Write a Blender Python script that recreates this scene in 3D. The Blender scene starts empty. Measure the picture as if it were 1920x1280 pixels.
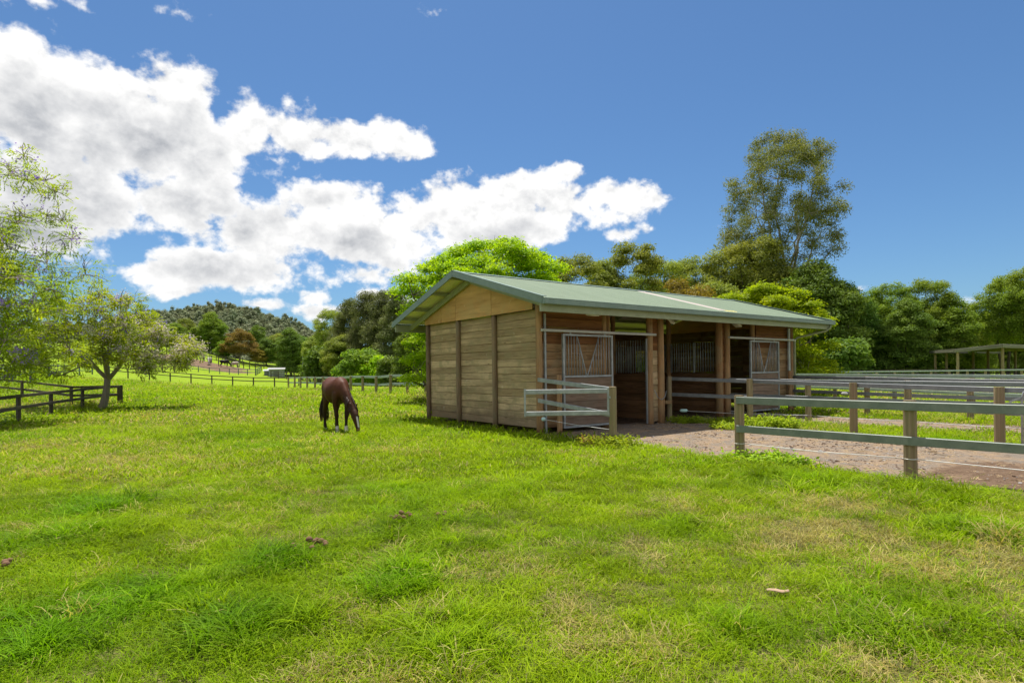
import bpy, bmesh, math, random
import numpy as np
from mathutils import Vector, Matrix

SC = bpy.context.scene
COL = SC.collection
R = math.radians

# ------------------------------------------------------------------ camera, sky, sun, exposure
FPX, ROLL, HY, EYE = 1099.9, 0.013, 695.8, 1.6          # focal length in 1920-px units, roll, horizon row, eye height
cam = bpy.data.cameras.new('camera'); cam.sensor_width = 36; cam.lens = FPX / 1920 * 36
cam.shift_y = (HY - 640) / 1920; cam.clip_end = 5000; cam.clip_start = 0.05
co = bpy.data.objects.new('camera', cam); COL.objects.link(co)
co.matrix_world = Matrix.Translation((0, 0, EYE)) @ Matrix.Rotation(R(90), 4, 'X') @ Matrix.Rotation(-ROLL, 4, 'Z')
SC.camera = co

SUN_EL = R(72); SUN_AZ = math.atan2(-0.24, 0.97)            # azimuth from +Y towards +X
SDIR = Vector((math.sin(SUN_AZ) * math.cos(SUN_EL), math.cos(SUN_AZ) * math.cos(SUN_EL), math.sin(SUN_EL)))
sl = bpy.data.lights.new('sun', 'SUN'); sl.energy = 4.9; sl.angle = R(0.53); sl.color = (1, 0.955, 0.88)
so = bpy.data.objects.new('sun', sl); COL.objects.link(so)
so.rotation_euler = (-SDIR).to_track_quat('-Z', 'Y').to_euler(); so.location = (0, 0, 60)

SC.view_settings.view_transform = 'Standard'; SC.view_settings.look = 'None'
SC.view_settings.exposure = 0.5; SC.view_settings.gamma = 1
SC.render.engine = 'CYCLES'
SC.cycles.max_bounces = 8; SC.cycles.diffuse_bounces = 4; SC.cycles.transmission_bounces = 4
SC.cycles.transparent_max_bounces = 8; SC.cycles.use_denoising = True
SC.cycles.use_adaptive_sampling = True; SC.cycles.adaptive_threshold = 0.02
SC.cycles.caustics_reflective = False; SC.cycles.caustics_refractive = False

def px_ray(px, py):
    c, s = math.cos(ROLL), math.sin(ROLL); dx, dy = px - 960, py - HY
    return ((c * dx - s * dy) / FPX, 1.0, -(s * dx + c * dy) / FPX)
def at(px, py, d):
    r = px_ray(px, py); return Vector((r[0] * d, d, EYE + r[2] * d))

# ---- node helpers
class NT:
    def __init__(s, nt): s.t = nt
    def n(s, typ, **kw):
        nd = s.t.nodes.new(typ)
        for k, v in kw.items():
            if k.startswith('_'): setattr(nd, k[1:], v)
        for k, v in kw.items():
            if k.startswith('_'): continue
            key = int(k[1:]) if k[0] == 'i' and k[1:].isdigit() else k.replace('__', ' ')
            sock = nd.inputs[key]
            if hasattr(v, 'is_output') or isinstance(v, bpy.types.NodeSocket): s.t.links.new(v, sock)
            else:
                if sock.type == 'RGBA' and len(v) == 3: v = (*v, 1)
                sock.default_value = v
        return nd
    def m(s, op, a, b=0.0, c=0.0, clamp=False):
        nd = s.t.nodes.new('ShaderNodeMath'); nd.operation = op; nd.use_clamp = clamp
        for i, v in enumerate((a, b, c)):
            if isinstance(v, bpy.types.NodeSocket): s.t.links.new(v, nd.inputs[i])
            else: nd.inputs[i].default_value = v
        return nd.outputs[0]
    def v(s, op, a, b=(0, 0, 0), out=0):
        nd = s.t.nodes.new('ShaderNodeVectorMath'); nd.operation = op
        for i, v in enumerate((a, b)):
            if isinstance(v, bpy.types.NodeSocket): s.t.links.new(v, nd.inputs[i])
            else: nd.inputs[i].default_value = v
        return nd.outputs[out]
    def mix(s, f, a, b, mode='MIX'):
        nd = s.t.nodes.new('ShaderNodeMix'); nd.data_type = 'RGBA'; nd.blend_type = mode
        for i, v in ((0, f), (6, a), (7, b)):
            if isinstance(v, bpy.types.NodeSocket): s.t.links.new(v, nd.inputs[i])
            else: nd.inputs[i].default_value = (*v, 1) if isinstance(v, (tuple, list)) and len(v) == 3 else v
        return nd.outputs[2]
    def step(s, x, a, b):                                         # smoothstep 0..1
        nd = s.t.nodes.new('ShaderNodeMapRange'); nd.interpolation_type = 'SMOOTHSTEP'
        s.t.links.new(x, nd.inputs[0]); nd.inputs[1].default_value = a; nd.inputs[2].default_value = b
        return nd.outputs[0]
    def noise(s, vec, scale, detail=4, rough=.5, w=None, dist=0, out=0):
        nd = s.t.nodes.new('ShaderNodeTexNoise')
        if w is not None:
            nd.noise_dimensions = '4D'
            if isinstance(w, bpy.types.NodeSocket): s.t.links.new(w, nd.inputs['W'])
            else: nd.inputs['W'].default_value = w
        if vec is not None: s.t.links.new(vec, nd.inputs['Vector'])
        nd.inputs['Scale'].default_value = scale; nd.inputs['Detail'].default_value = detail
        nd.inputs['Roughness'].default_value = rough; nd.inputs['Distortion'].default_value = dist
        return nd.outputs[out]

# ---- world: physical sky with cumulus laid out by direction (azimuth / elevation)
wd = bpy.data.worlds.new('World'); SC.world = wd; wd.use_nodes = True
nt = wd.node_tree; nt.nodes.clear(); W = NT(nt)
sky = nt.nodes.new('ShaderNodeTexSky'); sky.sky_type = 'NISHITA'; sky.sun_disc = False
sky.sun_elevation = SUN_EL; sky.sun_rotation = SUN_AZ; sky.air_density = 1.0; sky.dust_density = 0.6; sky.ozone_density = 2.2
SKY_STRENGTH = 0.080

def dir_ae(px, py):
    r = Vector(px_ray(px, py)).normalized()
    return math.atan2(r.x, r.y), math.asin(r.z)
BLOBS = [(40, 190, 230, 130), (190, 190, 150, 105), (345, 178, 85, 88), (300, 280, 240, 105), (455, 275, 110, 72), (565, 262, 105, 38),
         (668, 256, 95, 34), (745, 286, 52, 22), (600, 250, 90, 30), (100, 365, 260, 90), (330, 370, 160, 60), (40, 440, 150, 60),
         (620, 385, 105, 52), (490, 435, 220, 62), (690, 445, 150, 62), (850, 412, 130, 58), (950, 375, 80, 48),
         (1045, 405, 95, 46), (1140, 376, 95, 36), (1215, 380, 55, 18), (980, 420, 120, 45), (1095, 392, 90, 40), (920, 445, 150, 30), (440, 492, 190, 48), (320, 505, 95, 30),
         (330, 546, 62, 14), (685, 512, 80, 26), (640, 574, 80, 14), (700, 556, 50, 22), (580, 543, 42, 13), (480, 568, 52, 10),
         (1062, 325, 48, 20), (1165, 441, 26, 11), (1222, 437, 11, 6), (338, 14, 30, 12), (150, 4, 36, 9), (70, 2, 40, 8), (825, 10, 12, 7),
          (1352, 421, 17, 8), (1815, 574, 34, 12), (-150, 300, 260, 200), (1640, 548, 22, 6)]
def cloud_group(name, build):
    g = bpy.data.node_groups.new(name, 'ShaderNodeTree')
    g.interface.new_socket('Direction', in_out='INPUT', socket_type='NodeSocketVector'); g.interface.new_socket('Density', in_out='OUTPUT', socket_type='NodeSocketFloat')
    gi = g.nodes.new('NodeGroupInput'); go = g.nodes.new('NodeGroupOutput'); g.links.new(build(NT(g), gi.outputs[0]), go.inputs[0]); return g
def masses(blobs):
    def build(G, dirv):
        sep = G.n('ShaderNodeSeparateXYZ', i0=dirv)
        az = G.m('ARCTAN2', sep.outputs[0], sep.outputs[1]); el = G.m('ARCSINE', sep.outputs[2])
        warp = G.v('MULTIPLY', G.v('SUBTRACT', G.noise(dirv, 7, 2, .5, out=1), (.5, .5, .5)), (.055, .055, 0))
        ae = G.v('ADD', G.n('ShaderNodeCombineXYZ', i0=az, i1=el).outputs[0], warp)
        acc = None
        for cx, cy, rx, ry in blobs:
            a, e = dir_ae(cx, cy)
            k = math.cos(math.atan((cx - 960) / FPX)) ** 2
            ex, ey = rx / FPX * k * 1.1, ry / FPX * math.sqrt(k) * 1.1
            mad = G.t.nodes.new('ShaderNodeVectorMath'); mad.operation = 'MULTIPLY_ADD'; G.t.links.new(ae, mad.inputs[0])
            mad.inputs[1].default_value = (1 / ex, 1 / ey, 0); mad.inputs[2].default_value = (-a / ex, -e / ey, 0)
            q = min(1, (ex * ey) ** .5 / .055)
            d = G.m('MULTIPLY_ADD', G.v('LENGTH', mad.outputs[0], out=1), -q, q)
            acc = d if acc is None else G.m('SMOOTH_MAX', acc, d, 0.12)
        # unseen cumulus over the rest of the sky, cover raised to fill the shade
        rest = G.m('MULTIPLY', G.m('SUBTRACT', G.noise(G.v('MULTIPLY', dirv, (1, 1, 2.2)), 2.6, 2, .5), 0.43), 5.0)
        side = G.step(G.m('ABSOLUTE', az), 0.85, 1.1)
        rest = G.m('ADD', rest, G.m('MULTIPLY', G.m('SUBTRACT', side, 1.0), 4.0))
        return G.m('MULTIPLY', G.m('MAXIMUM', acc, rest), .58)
    return build
def puffs(G, dirv):
    vz = G.v('MULTIPLY', dirv, (1, 1, 1.25))
    vw = G.v('ADD', vz, G.v('MULTIPLY', G.v('SUBTRACT', G.noise(vz, 16, 2, .5, out=1), (.5, .5, .5)), (.05, .05, .05)))
    wo_ = G.n('ShaderNodeTexVoronoi', Vector=vw, Scale=15.0, Detail=3.0, Roughness=.55, Lacunarity=2.1); wo_.normalize = True
    puff = G.m('SUBTRACT', .32, wo_.outputs['Distance'])
    fb = G.m('SUBTRACT', G.noise(vz, 11, 8, .60), .5)
    return G.m('ADD', G.m('MULTIPLY', puff, .95), G.m('MULTIPLY', fb, 1.6))
tc = nt.nodes.new('ShaderNodeTexCoord'); dv = W.v('NORMALIZE', tc.outputs['Generated'])
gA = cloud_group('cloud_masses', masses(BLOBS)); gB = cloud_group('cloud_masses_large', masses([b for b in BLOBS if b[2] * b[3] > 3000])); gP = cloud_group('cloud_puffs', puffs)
def field(gr, vec):
    nd = nt.nodes.new('ShaderNodeGroup'); nd.node_tree = gr; nt.links.new(vec, nd.inputs[0]); return nd.outputs[0]
p0 = field(gP, dv); p1 = field(gP, W.v('ADD', dv, (-.004, 0, .013)))
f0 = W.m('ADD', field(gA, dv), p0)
f2 = W.m('ADD', field(gB, W.v('NORMALIZE', W.v('ADD', dv, (-.02, 0, .075)))), W.m('MULTIPLY', p0, .35))
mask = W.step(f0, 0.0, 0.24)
lit = W.m('SUBTRACT', p0, p1)                                     # towards the light: thinner above = bright rim
big = W.m('MULTIPLY', W.step(f2, -.05, .36), W.m('ADD', .35, W.noise(W.v('MULTIPLY', dv, (1, 1, 2.0)), 5, 4, .55)))
thick = W.step(f0, .10, .6)
shade = W.m('ADD', W.m('ADD', W.m('MULTIPLY', lit, 1.15), W.m('MULTIPLY', W.m('SUBTRACT', W.noise(dv, 12, 7, .65), .5), .7)), W.m('SUBTRACT', .95, W.m('MULTIPLY', W.m('MULTIPLY', big, thick), .64)), clamp=True)
ccol = W.mix(shade, (.30, .325, .37), (1.0, 0.995, .985))
csep = W.n('ShaderNodeSeparateXYZ', i0=dv)
bgs = W.n('ShaderNodeBackground', Strength=SKY_STRENGTH); nt.links.new(W.mix(1.0, sky.outputs[0], (0.56, 0.80, 1.0), 'MULTIPLY'), bgs.inputs[0])
bgc = W.n('ShaderNodeBackground', Strength=0.76); nt.links.new(ccol, bgc.inputs[0])
above = W.step(csep.outputs[2], -0.01, 0.03)
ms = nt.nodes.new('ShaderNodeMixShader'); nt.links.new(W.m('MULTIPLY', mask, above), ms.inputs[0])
nt.links.new(bgs.outputs[0], ms.inputs[1]); nt.links.new(bgc.outputs[0], ms.inputs[2])
wo = nt.nodes.new('ShaderNodeOutputWorld'); nt.links.new(ms.outputs[0], wo.inputs[0])
wd.cycles.sampling_method = 'NONE'

# ------------------------------------------------------------------ materials
def newmat(name):
    m = bpy.data.materials.new(name); m.use_nodes = True; m.node_tree.nodes.clear()
    n = NT(m.node_tree); out = m.node_tree.nodes.new('ShaderNodeOutputMaterial')
    return m, n, out
def finish(n, out, sh): n.t.links.new(sh.outputs[0] if hasattr(sh, 'outputs') else sh, out.inputs[0])
def bump(n, h, strength, dist):
    return n.n('ShaderNodeBump', Strength=strength, Distance=dist, Height=h).outputs[0]

def wood_mat(name, ca, cb, cdark, rough=.85, axis='X', stain=None, scale=1.0, green=None, mud=False):
    m, n, out = newmat(name)
    tc = n.n('ShaderNodeTexCoord'); oi = n.n('ShaderNodeObjectInfo')
    rnd = oi.outputs['Random']; w = n.m('MULTIPLY', rnd, 57.0)
    st = {'X': (1.2, 14, 14), 'Y': (14, 1.2, 14), 'Z': (14, 14, 1.2)}[axis]
    vec = n.v('MULTIPLY', tc.outputs['Object'], st)
    grain = n.noise(vec, 2.0 * scale, 6, .6, w, dist=.6)
    big = n.noise(n.v('MULTIPLY', tc.outputs['Object'], tuple(.35 * q for q in st)), .8 * scale, 3, .5, w)
    blot = n.noise(tc.outputs['Object'], 2.2, 4, .6, w)
    base = n.mix(rnd, tuple(c * .86 for c in ca), tuple(min(1, c * 1.1) for c in cb))
    base = n.mix(n.m('MULTIPLY', n.step(grain, .42, .72), .75), base, cdark)
    base = n.mix(n.m('MULTIPLY', n.step(big, .44, .64), .75), base, n.mix(.75, ca, cdark))
    base = n.mix(n.m('MULTIPLY', n.step(n.noise(n.v('MULTIPLY', tc.outputs['Object'], tuple(.6 * q for q in st)), .5 * scale, 2, .5, n.m('ADD', w, 3.0)), .5, .7), .5), base, tuple(min(1, q * 1.25) for q in cb))
    if green: base = n.mix(n.m('MULTIPLY', n.step(blot, .45, .62), .6), base, green)
    if stain: base = n.mix(n.m('MULTIPLY', n.step(n.noise(tc.outputs['Object'], 5, 5, .65, w), .60, .72), .55), base, stain)
    if mud:                                                            # splashed earth along the bottom boards
        gp_ = n.n('ShaderNodeNewGeometry').outputs['Position']; zz = n.n('ShaderNodeSeparateXYZ', i0=gp_).outputs[2]
        base = n.mix(n.m('MULTIPLY', n.m('SUBTRACT', 1.0, n.step(n.m('ADD', zz, n.m('MULTIPLY', n.m('SUBTRACT', n.noise(gp_, 2.5, 5, .65), .5), 1.1)), .2, .75)), .6), base, (.17, .115, .07))
    # knots
    kv = n.v('MULTIPLY', tc.outputs['Object'], {'X': (.9, 2.4, 2.4), 'Y': (2.4, .9, 2.4), 'Z': (2.4, 2.4, .9)}[axis])
    vo = n.n('ShaderNodeTexVoronoi', _voronoi_dimensions='4D', Vector=kv, W=w, Scale=1.3)
    base = n.mix(n.m('MULTIPLY', n.m('SUBTRACT', 1.0, n.step(vo.outputs['Distance'], .05, .12)), .8), base, tuple(c * .45 for c in cdark))
    hgt = n.m('ADD', grain, n.m('MULTIPLY', big, .6))
    p = n.n('ShaderNodeBsdfPrincipled', Base__Color=base, Roughness=rough, Normal=bump(n, hgt, .7, .006))
    p.inputs['Specular IOR Level'].default_value = .25
    finish(n, out, p); return m

def metal_mat(name, ca, cb, metallic=.35, rough=.5, rust=None, scale=6.0):
    m, n, out = newmat(name)
    tc = n.n('ShaderNodeTexCoord'); oi = n.n('ShaderNodeObjectInfo'); w = n.m('MULTIPLY', oi.outputs['Random'], 31.0)
    a = n.noise(tc.outputs['Object'], scale, 5, .65, w); b = n.noise(tc.outputs['Object'], scale * 9, 3, .5, w)
    base = n.mix(n.step(a, .35, .68), ca, cb)
    base = n.mix(n.m('MULTIPLY', n.step(b, .55, .75), .25), base, tuple(min(1, c * 1.6) for c in cb))
    if rust: base = n.mix(n.m('MULTIPLY', n.step(n.noise(tc.outputs['Object'], scale * .9, 6, .7, n.m('ADD', w, 9.0)), .66, .74), .8), base, rust)
    p = n.n('ShaderNodeBsdfPrincipled', Base__Color=base, Metallic=metallic, Normal=bump(n, b, .15, .002))
    n.t.links.new(n.m('ADD', n.m('MULTIPLY', a, .25), rough - .12), p.inputs['Roughness'])
    finish(n, out, p); return m

def leaf_mat(name, c1, c2, c3=None, trans=.48, tcol=None, scale=.5, rough=.6):
    m, n, out = newmat(name)
    ge = n.n('ShaderNodeNewGeometry'); oi = n.n('ShaderNodeObjectInfo')
    isl = ge.outputs['Random Per Island']
    big = n.noise(ge.outputs['Position'], scale, 3, .55)
    base = n.mix(n.step(big, .36, .66), c1, c2)
    base = n.mix(n.m('MULTIPLY', isl, .55), base, c3 if c3 else tuple(c * .55 for c in c1))
    hs = n.n('ShaderNodeHueSaturation', Color=base)
    n.t.links.new(n.m('ADD', n.m('MULTIPLY', oi.outputs['Random'], .03), .485), hs.inputs['Hue'])
    n.t.links.new(n.m('ADD', n.m('MULTIPLY', oi.outputs['Random'], .3), .85), hs.inputs['Value'])
    p = n.n('ShaderNodeBsdfPrincipled', Base__Color=hs.outputs[0], Roughness=rough); p.inputs['Specular IOR Level'].default_value = .12
    t = n.n('ShaderNodeBsdfTranslucent'); tm = n.mix(1.0, hs.outputs[0], tcol or (1.5, 1.45, .6), 'MULTIPLY'); n.t.links.new(tm, t.inputs[0])
    mx = n.n('ShaderNodeMixShader', Fac=trans); n.t.links.new(p.outputs[0], mx.inputs[1]); n.t.links.new(t.outputs[0], mx.inputs[2])
    finish(n, out, mx); return m

def plain_mat(name, c, rough=.6, metallic=0, var=.2, scale=8):
    m, n, out = newmat(name); tc = n.n('ShaderNodeTexCoord')
    a = n.noise(tc.outputs['Object'], scale, 5, .6)
    base = n.mix(a, tuple(q * (1 - var) for q in c), tuple(min(1, q * (1 + var)) for q in c))
    finish(n, out, n.n('ShaderNodeBsdfPrincipled', Base__Color=base, Roughness=rough, Metallic=metallic, Normal=bump(n, a, .3, .01))); return m

M = {}
M['plank_grey'] = wood_mat('weathered_plank', (.46, .325, .165), (.62, .46, .265), (.18, .12, .06), stain=(.70, .60, .44), green=(.32, .265, .135), mud=True)
M['plank_brown'] = wood_mat('brown_plank', (.29, .165, .072), (.40, .25, .125), (.11, .055, .024), stain=(.46, .31, .17), green=(.31, .225, .125))
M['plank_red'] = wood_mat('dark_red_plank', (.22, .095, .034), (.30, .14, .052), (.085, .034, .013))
M['plank_door'] = wood_mat('door_plank', (.23, .155, .105), (.31, .215, .15), (.11, .07, .045), green=(.21, .16, .115))
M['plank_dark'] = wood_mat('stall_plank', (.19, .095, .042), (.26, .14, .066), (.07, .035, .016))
M['post_brown'] = wood_mat('timber_pole', (.36, .20, .090), (.46, .275, .135), (.17, .085, .038), axis='Z', green=(.30, .21, .11))
M['post_gable'] = wood_mat('gable_pole', (.26, .175, .105), (.34, .235, .145), (.12, .08, .045), axis='Z', green=(.23, .19, .11))
M['post_grey'] = wood_mat('fence_post', (.30, .22, .13), (.36, .28, .17), (.17, .115, .06), axis='Z', green=(.23, .21, .09), stain=(.2, .15, .09))
M['post_dark'] = wood_mat('dark_fence_timber', (.085, .07, .052), (.13, .105, .08), (.04, .032, .024), axis='Z')
M['rail_dark'] = wood_mat('dark_fence_rail', (.085, .07, .053), (.13, .105, .08), (.042, .034, .026), axis='X', stain=(.2, .17, .14))
M['rail_shelter'] = wood_mat('weathered_beam', (.22, .215, .16), (.28, .27, .21), (.12, .11, .08), axis='X')
M['ply'] = wood_mat('plywood', (.66, .39, .14), (.78, .49, .20), (.40, .21, .07), axis='Y', scale=.35, stain=(.80, .60, .35), green=(.55, .38, .15))
M['galv'] = metal_mat('galvanised_steel', (.27, .285, .285), (.40, .415, .41), .3, .5)
M['galv_green'] = metal_mat('painted_rail', (.15, .18, .145), (.225, .25, .205), .15, .45, rust=(.17, .075, .03), scale=3.5)
M['galv_blue'] = metal_mat('old_rail', (.20, .21, .22), (.27, .28, .285), .25, .5, rust=(.14, .07, .04))
M['rail_far'] = metal_mat('arena_rail', (.30, .36, .31), (.40, .46, .41), .1, .5)
M['rail_blue'] = metal_mat('paddock_rail', (.08, .125, .12), (.11, .16, .15), .1, .5)
M['trim'] = metal_mat('green_trim', (.17, .235, .185), (.21, .28, .225), .1, .45, scale=3)
M['steel_green'] = metal_mat('green_steel', (.30, .33, .20), (.36, .39, .25), .1, .55, scale=3)
M['wire'] = plain_mat('wire_white', (.75, .74, .70), .5)
M['insulator'] = plain_mat('insulator_plastic', (.55, .78, .72), .35)
M['bark_grey'] = wood_mat('grey_bark', (.20, .165, .125), (.27, .225, .17), (.09, .07, .05), axis='Z', rough=.95)
M['bark_pale'] = wood_mat('pale_bark', (.36, .32, .26), (.44, .39, .32), (.22, .18, .14), axis='Z', rough=.9)
M['bark_dark'] = wood_mat('dark_bark', (.085, .068, .05), (.12, .095, .07), (.04, .032, .024), axis='Z', rough=.95)
M['twig'] = wood_mat('twig_bark', (.30, .255, .20), (.38, .33, .26), (.15, .12, .09), axis='Z', rough=.9)
M['dung'] = plain_mat('dung', (.16, .085, .045), .95, 0, .4, 20)
M['strip'] = plain_mat('aged_skylight', (.36, .29, .26), .6, 0, .25, 5)
M['lamp'] = plain_mat('lamp_housing', (.80, .77, .74), .5)
M['white'] = plain_mat('white_metal', (.48, .47, .45), .55)

# corrugated roof paint: faded, with a little dirt
def roof_mat(name, c1, c2, dirt, under=(.74, .72, .50)):
    m, n, out = newmat(name); tc = n.n('ShaderNodeTexCoord'); o = tc.outputs['Object']
    a = n.noise(n.v('MULTIPLY', o, (3, .5, 1)), 1.2, 5, .6); b = n.noise(n.v('MULTIPLY', o, (.6, 3, 1)), 5, 6, .7)
    base = n.mix(n.step(a, .3, .7), c1, c2)
    base = n.mix(n.m('MULTIPLY', n.step(b, .58, .66), .6), base, dirt)
    base = n.mix(n.n('ShaderNodeNewGeometry').outputs['Backfacing'], base, under)
    p = n.n('ShaderNodeBsdfPrincipled', Base__Color=base, Roughness=.7); p.inputs['Specular IOR Level'].default_value = .15
    finish(n, out, p); return m
M['roof'] = roof_mat('faded_green_roof', (.145, .195, .125), (.175, .225, .152), (.08, .085, .055), (.86, .82, .76))

# ground: grass thatch / gravel / bare dirt, blended by the baked 'gravel' and 'dirt' values of the yard
def ground_mat():
    m, n, out = newmat('paddock_ground'); ge = n.n('ShaderNodeNewGeometry'); P = ge.outputs['Position']
    gr = n.n('ShaderNodeAttribute', _attribute_name='gravel').outputs['Fac']
    dt = n.n('ShaderNodeAttribute', _attribute_name='dirt').outputs['Fac']
    n1 = n.noise(P, .35, 4, .6); n2 = n.noise(P, 2.3, 5, .65); n3 = n.noise(P, 14, 5, .7); n4 = n.noise(P, 60, 3, .6); n5 = n.noise(P, 34, 4, .7)
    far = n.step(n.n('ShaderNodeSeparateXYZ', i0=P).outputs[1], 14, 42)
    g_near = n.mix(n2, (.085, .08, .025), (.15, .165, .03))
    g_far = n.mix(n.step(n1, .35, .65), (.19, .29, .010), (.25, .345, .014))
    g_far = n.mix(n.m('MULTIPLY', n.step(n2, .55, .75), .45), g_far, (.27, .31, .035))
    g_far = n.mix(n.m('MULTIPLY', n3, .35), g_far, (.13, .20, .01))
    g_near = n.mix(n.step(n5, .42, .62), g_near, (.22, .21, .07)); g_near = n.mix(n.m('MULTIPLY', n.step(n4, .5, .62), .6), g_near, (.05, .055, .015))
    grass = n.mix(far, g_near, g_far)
    grass = n.mix(n.m('MULTIPLY', n.step(n3, .5, .72), .5), grass, n.mix(far, (.24, .20, .09), (.21, .245, .03)))
    gv = n.mix(n.step(n3, .3, .7), (.18, .148, .115), (.275, .225, .175))
    gv = n.mix(n.m('MULTIPLY', n.step(n4, .5, .7), .5), gv, (.34, .295, .25))
    gv = n.mix(n.m('MULTIPLY', n.step(n2, .40, .60), .8), gv, (.335, .235, .145))
    gv = n.mix(n.m('MULTIPLY', n.step(n.noise(P, 5.5, 6, .72), .56, .64), .8), gv, (.13, .085, .052))
    drt = n.mix(n.step(n3, .3, .7), (.115, .072, .045), (.21, .14, .09))
    drt = n.mix(n.m('MULTIPLY', n.step(n2, .5, .7), .6), drt, (.30, .21, .135))
    edge = n.m('ADD', gr, n.m('MULTIPLY', n.m('SUBTRACT', n.noise(P, 3.5, 6, .7), .5), 1.0))
    base = n.mix(n.step(edge, .38, .62), grass, gv)
    edge2 = n.m('ADD', dt, n.m('MULTIPLY', n.m('SUBTRACT', n.noise(P, 4.5, 6, .7), .5), .9))
    base = n.mix(n.step(edge2, .4, .62), base, drt)
    h = n.m('ADD', n.m('MULTIPLY', n3, .6), n.m('MULTIPLY', n4, .5))
    p = n.n('ShaderNodeBsdfPrincipled', Base__Color=base, Roughness=.95, Normal=bump(n, h, 1.0, .05)); p.inputs['Specular IOR Level'].default_value = .1
    finish(n, out, p); return m
M['ground'] = ground_mat()

def grass_mat():
    m, n, out = newmat('grass_blades'); ge = n.n('ShaderNodeNewGeometry'); P = ge.outputs['Position']
    dry = n.n('ShaderNodeAttribute', _attribute_name='dry', _attribute_type='INSTANCER').outputs['Fac']
    lush = n.n('ShaderNodeAttribute', _attribute_name='lush', _attribute_type='INSTANCER').outputs['Fac']
    isl = ge.outputs['Random Per Island']; oi = n.n('ShaderNodeObjectInfo').outputs['Random']
    c = n.mix(isl, (.20, .325, .005), (.30, .41, .009))
    c = n.mix(n.m('MULTIPLY', oi, .3), c, (.37, .40, .016))
    c = n.mix(lush, c, n.mix(isl, (.10, .23, .005), (.17, .33, .008)))
    c = n.mix(n.step(n.m('ADD', n.m('MULTIPLY', dry, 1.1), n.m('MULTIPLY', isl, .62)), .84, 1.0), c, n.mix(oi, (.40, .32, .12), (.48, .42, .20)))
    c = n.mix(1.0, c, n.mix(n.n('ShaderNodeAttribute', _attribute_name='tone', _attribute_type='INSTANCER').outputs['Fac'], (.50, .52, .54), (1.27, 1.26, 1.02)), 'MULTIPLY')
    p = n.n('ShaderNodeBsdfPrincipled', Base__Color=c, Roughness=.55); p.inputs['Specular IOR Level'].default_value = .06
    t = n.n('ShaderNodeBsdfTranslucent'); n.t.links.new(n.mix(1.0, c, (1.2, 1.25, .5), 'MULTIPLY'), t.inputs[0])
    mx = n.n('ShaderNodeMixShader', Fac=.42); n.t.links.new(p.outputs[0], mx.inputs[1]); n.t.links.new(t.outputs[0], mx.inputs[2])
    finish(n, out, mx); return m
M['grass'] = grass_mat()
M['weed'] = leaf_mat('weed_leaves', (.24, .38, .02), (.32, .45, .03), (.36, .40, .04), .45)
M['weed_red'] = leaf_mat('russet_weed', (.30, .13, .05), (.26, .18, .05), (.2, .08, .03), .3, (1.3, 1.1, .8))

L_LIME = leaf_mat('lime_leaves', (0.29, 0.43, 0.01), (0.43, 0.53, 0.014), (0.13, 0.235, 0.006), .50, scale=.55)
L_LIME2 = leaf_mat('lime_leaves_b', (0.3, 0.44, 0.01), (0.44, 0.53, 0.014), (0.14, 0.25, 0.006), .50, scale=.6)
L_JAC = leaf_mat('jacaranda_leaves', (0.28, 0.37, 0.022), (0.42, 0.45, 0.028), (0.18, 0.27, 0.016), .45, scale=.7)
L_FLOW = leaf_mat('purple_blossom', (.24, .19, .52), (.36, .28, .62), (.3, .26, .5), .35, (1.2, 1.1, 1.3))
L_POD = leaf_mat('pale_blossom', (0.72, 0.63, 0.55), (0.8, 0.72, 0.63), (0.64, 0.56, 0.48), .3, (1.1, 1.05, 1.0))
L_EUC = leaf_mat('eucalypt_leaves', (0.19, 0.215, 0.066), (0.27, 0.285, 0.09), (0.115, 0.135, 0.042), .3, scale=.25)
L_EUC2 = leaf_mat('olive_leaves', (0.25, 0.305, 0.055), (0.37, 0.4, 0.07), (0.135, 0.175, 0.03), .32, scale=.25)
L_DARK = leaf_mat('dark_leaves', (0.13, 0.21, 0.034), (0.22, 0.305, 0.046), (0.075, 0.12, 0.02), .3, scale=.3)
L_MID = leaf_mat('green_leaves', (0.19, 0.3, 0.034), (0.29, 0.38, 0.046), (0.1, 0.17, 0.018), .35, scale=.3)
L_CAS = leaf_mat('casuarina_needles', (0.17, 0.205, 0.075), (0.24, 0.27, 0.095), (0.1, 0.125, 0.045), .3, (1.3, 1.3, .9), scale=.3)
L_RUST = leaf_mat('rusty_leaves', (0.29, 0.215, 0.05), (0.34, 0.255, 0.06), (0.17, 0.145, 0.04), .35, scale=.4)
L_OCHRE = leaf_mat('ochre_leaves', (0.2800, 0.2380, 0.0350), (0.3500, 0.2800, 0.0450), (0.1680, 0.1540, 0.0300), .35, scale=.4)
L_HILL = leaf_mat('hill_leaves', (0.215, 0.25, 0.135), (0.29, 0.31, 0.17), (0.175, 0.205, 0.11), .25, (1.2, 1.2, .9), scale=.03)  # distance haze put into the leaf colour: paler and bluer

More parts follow.
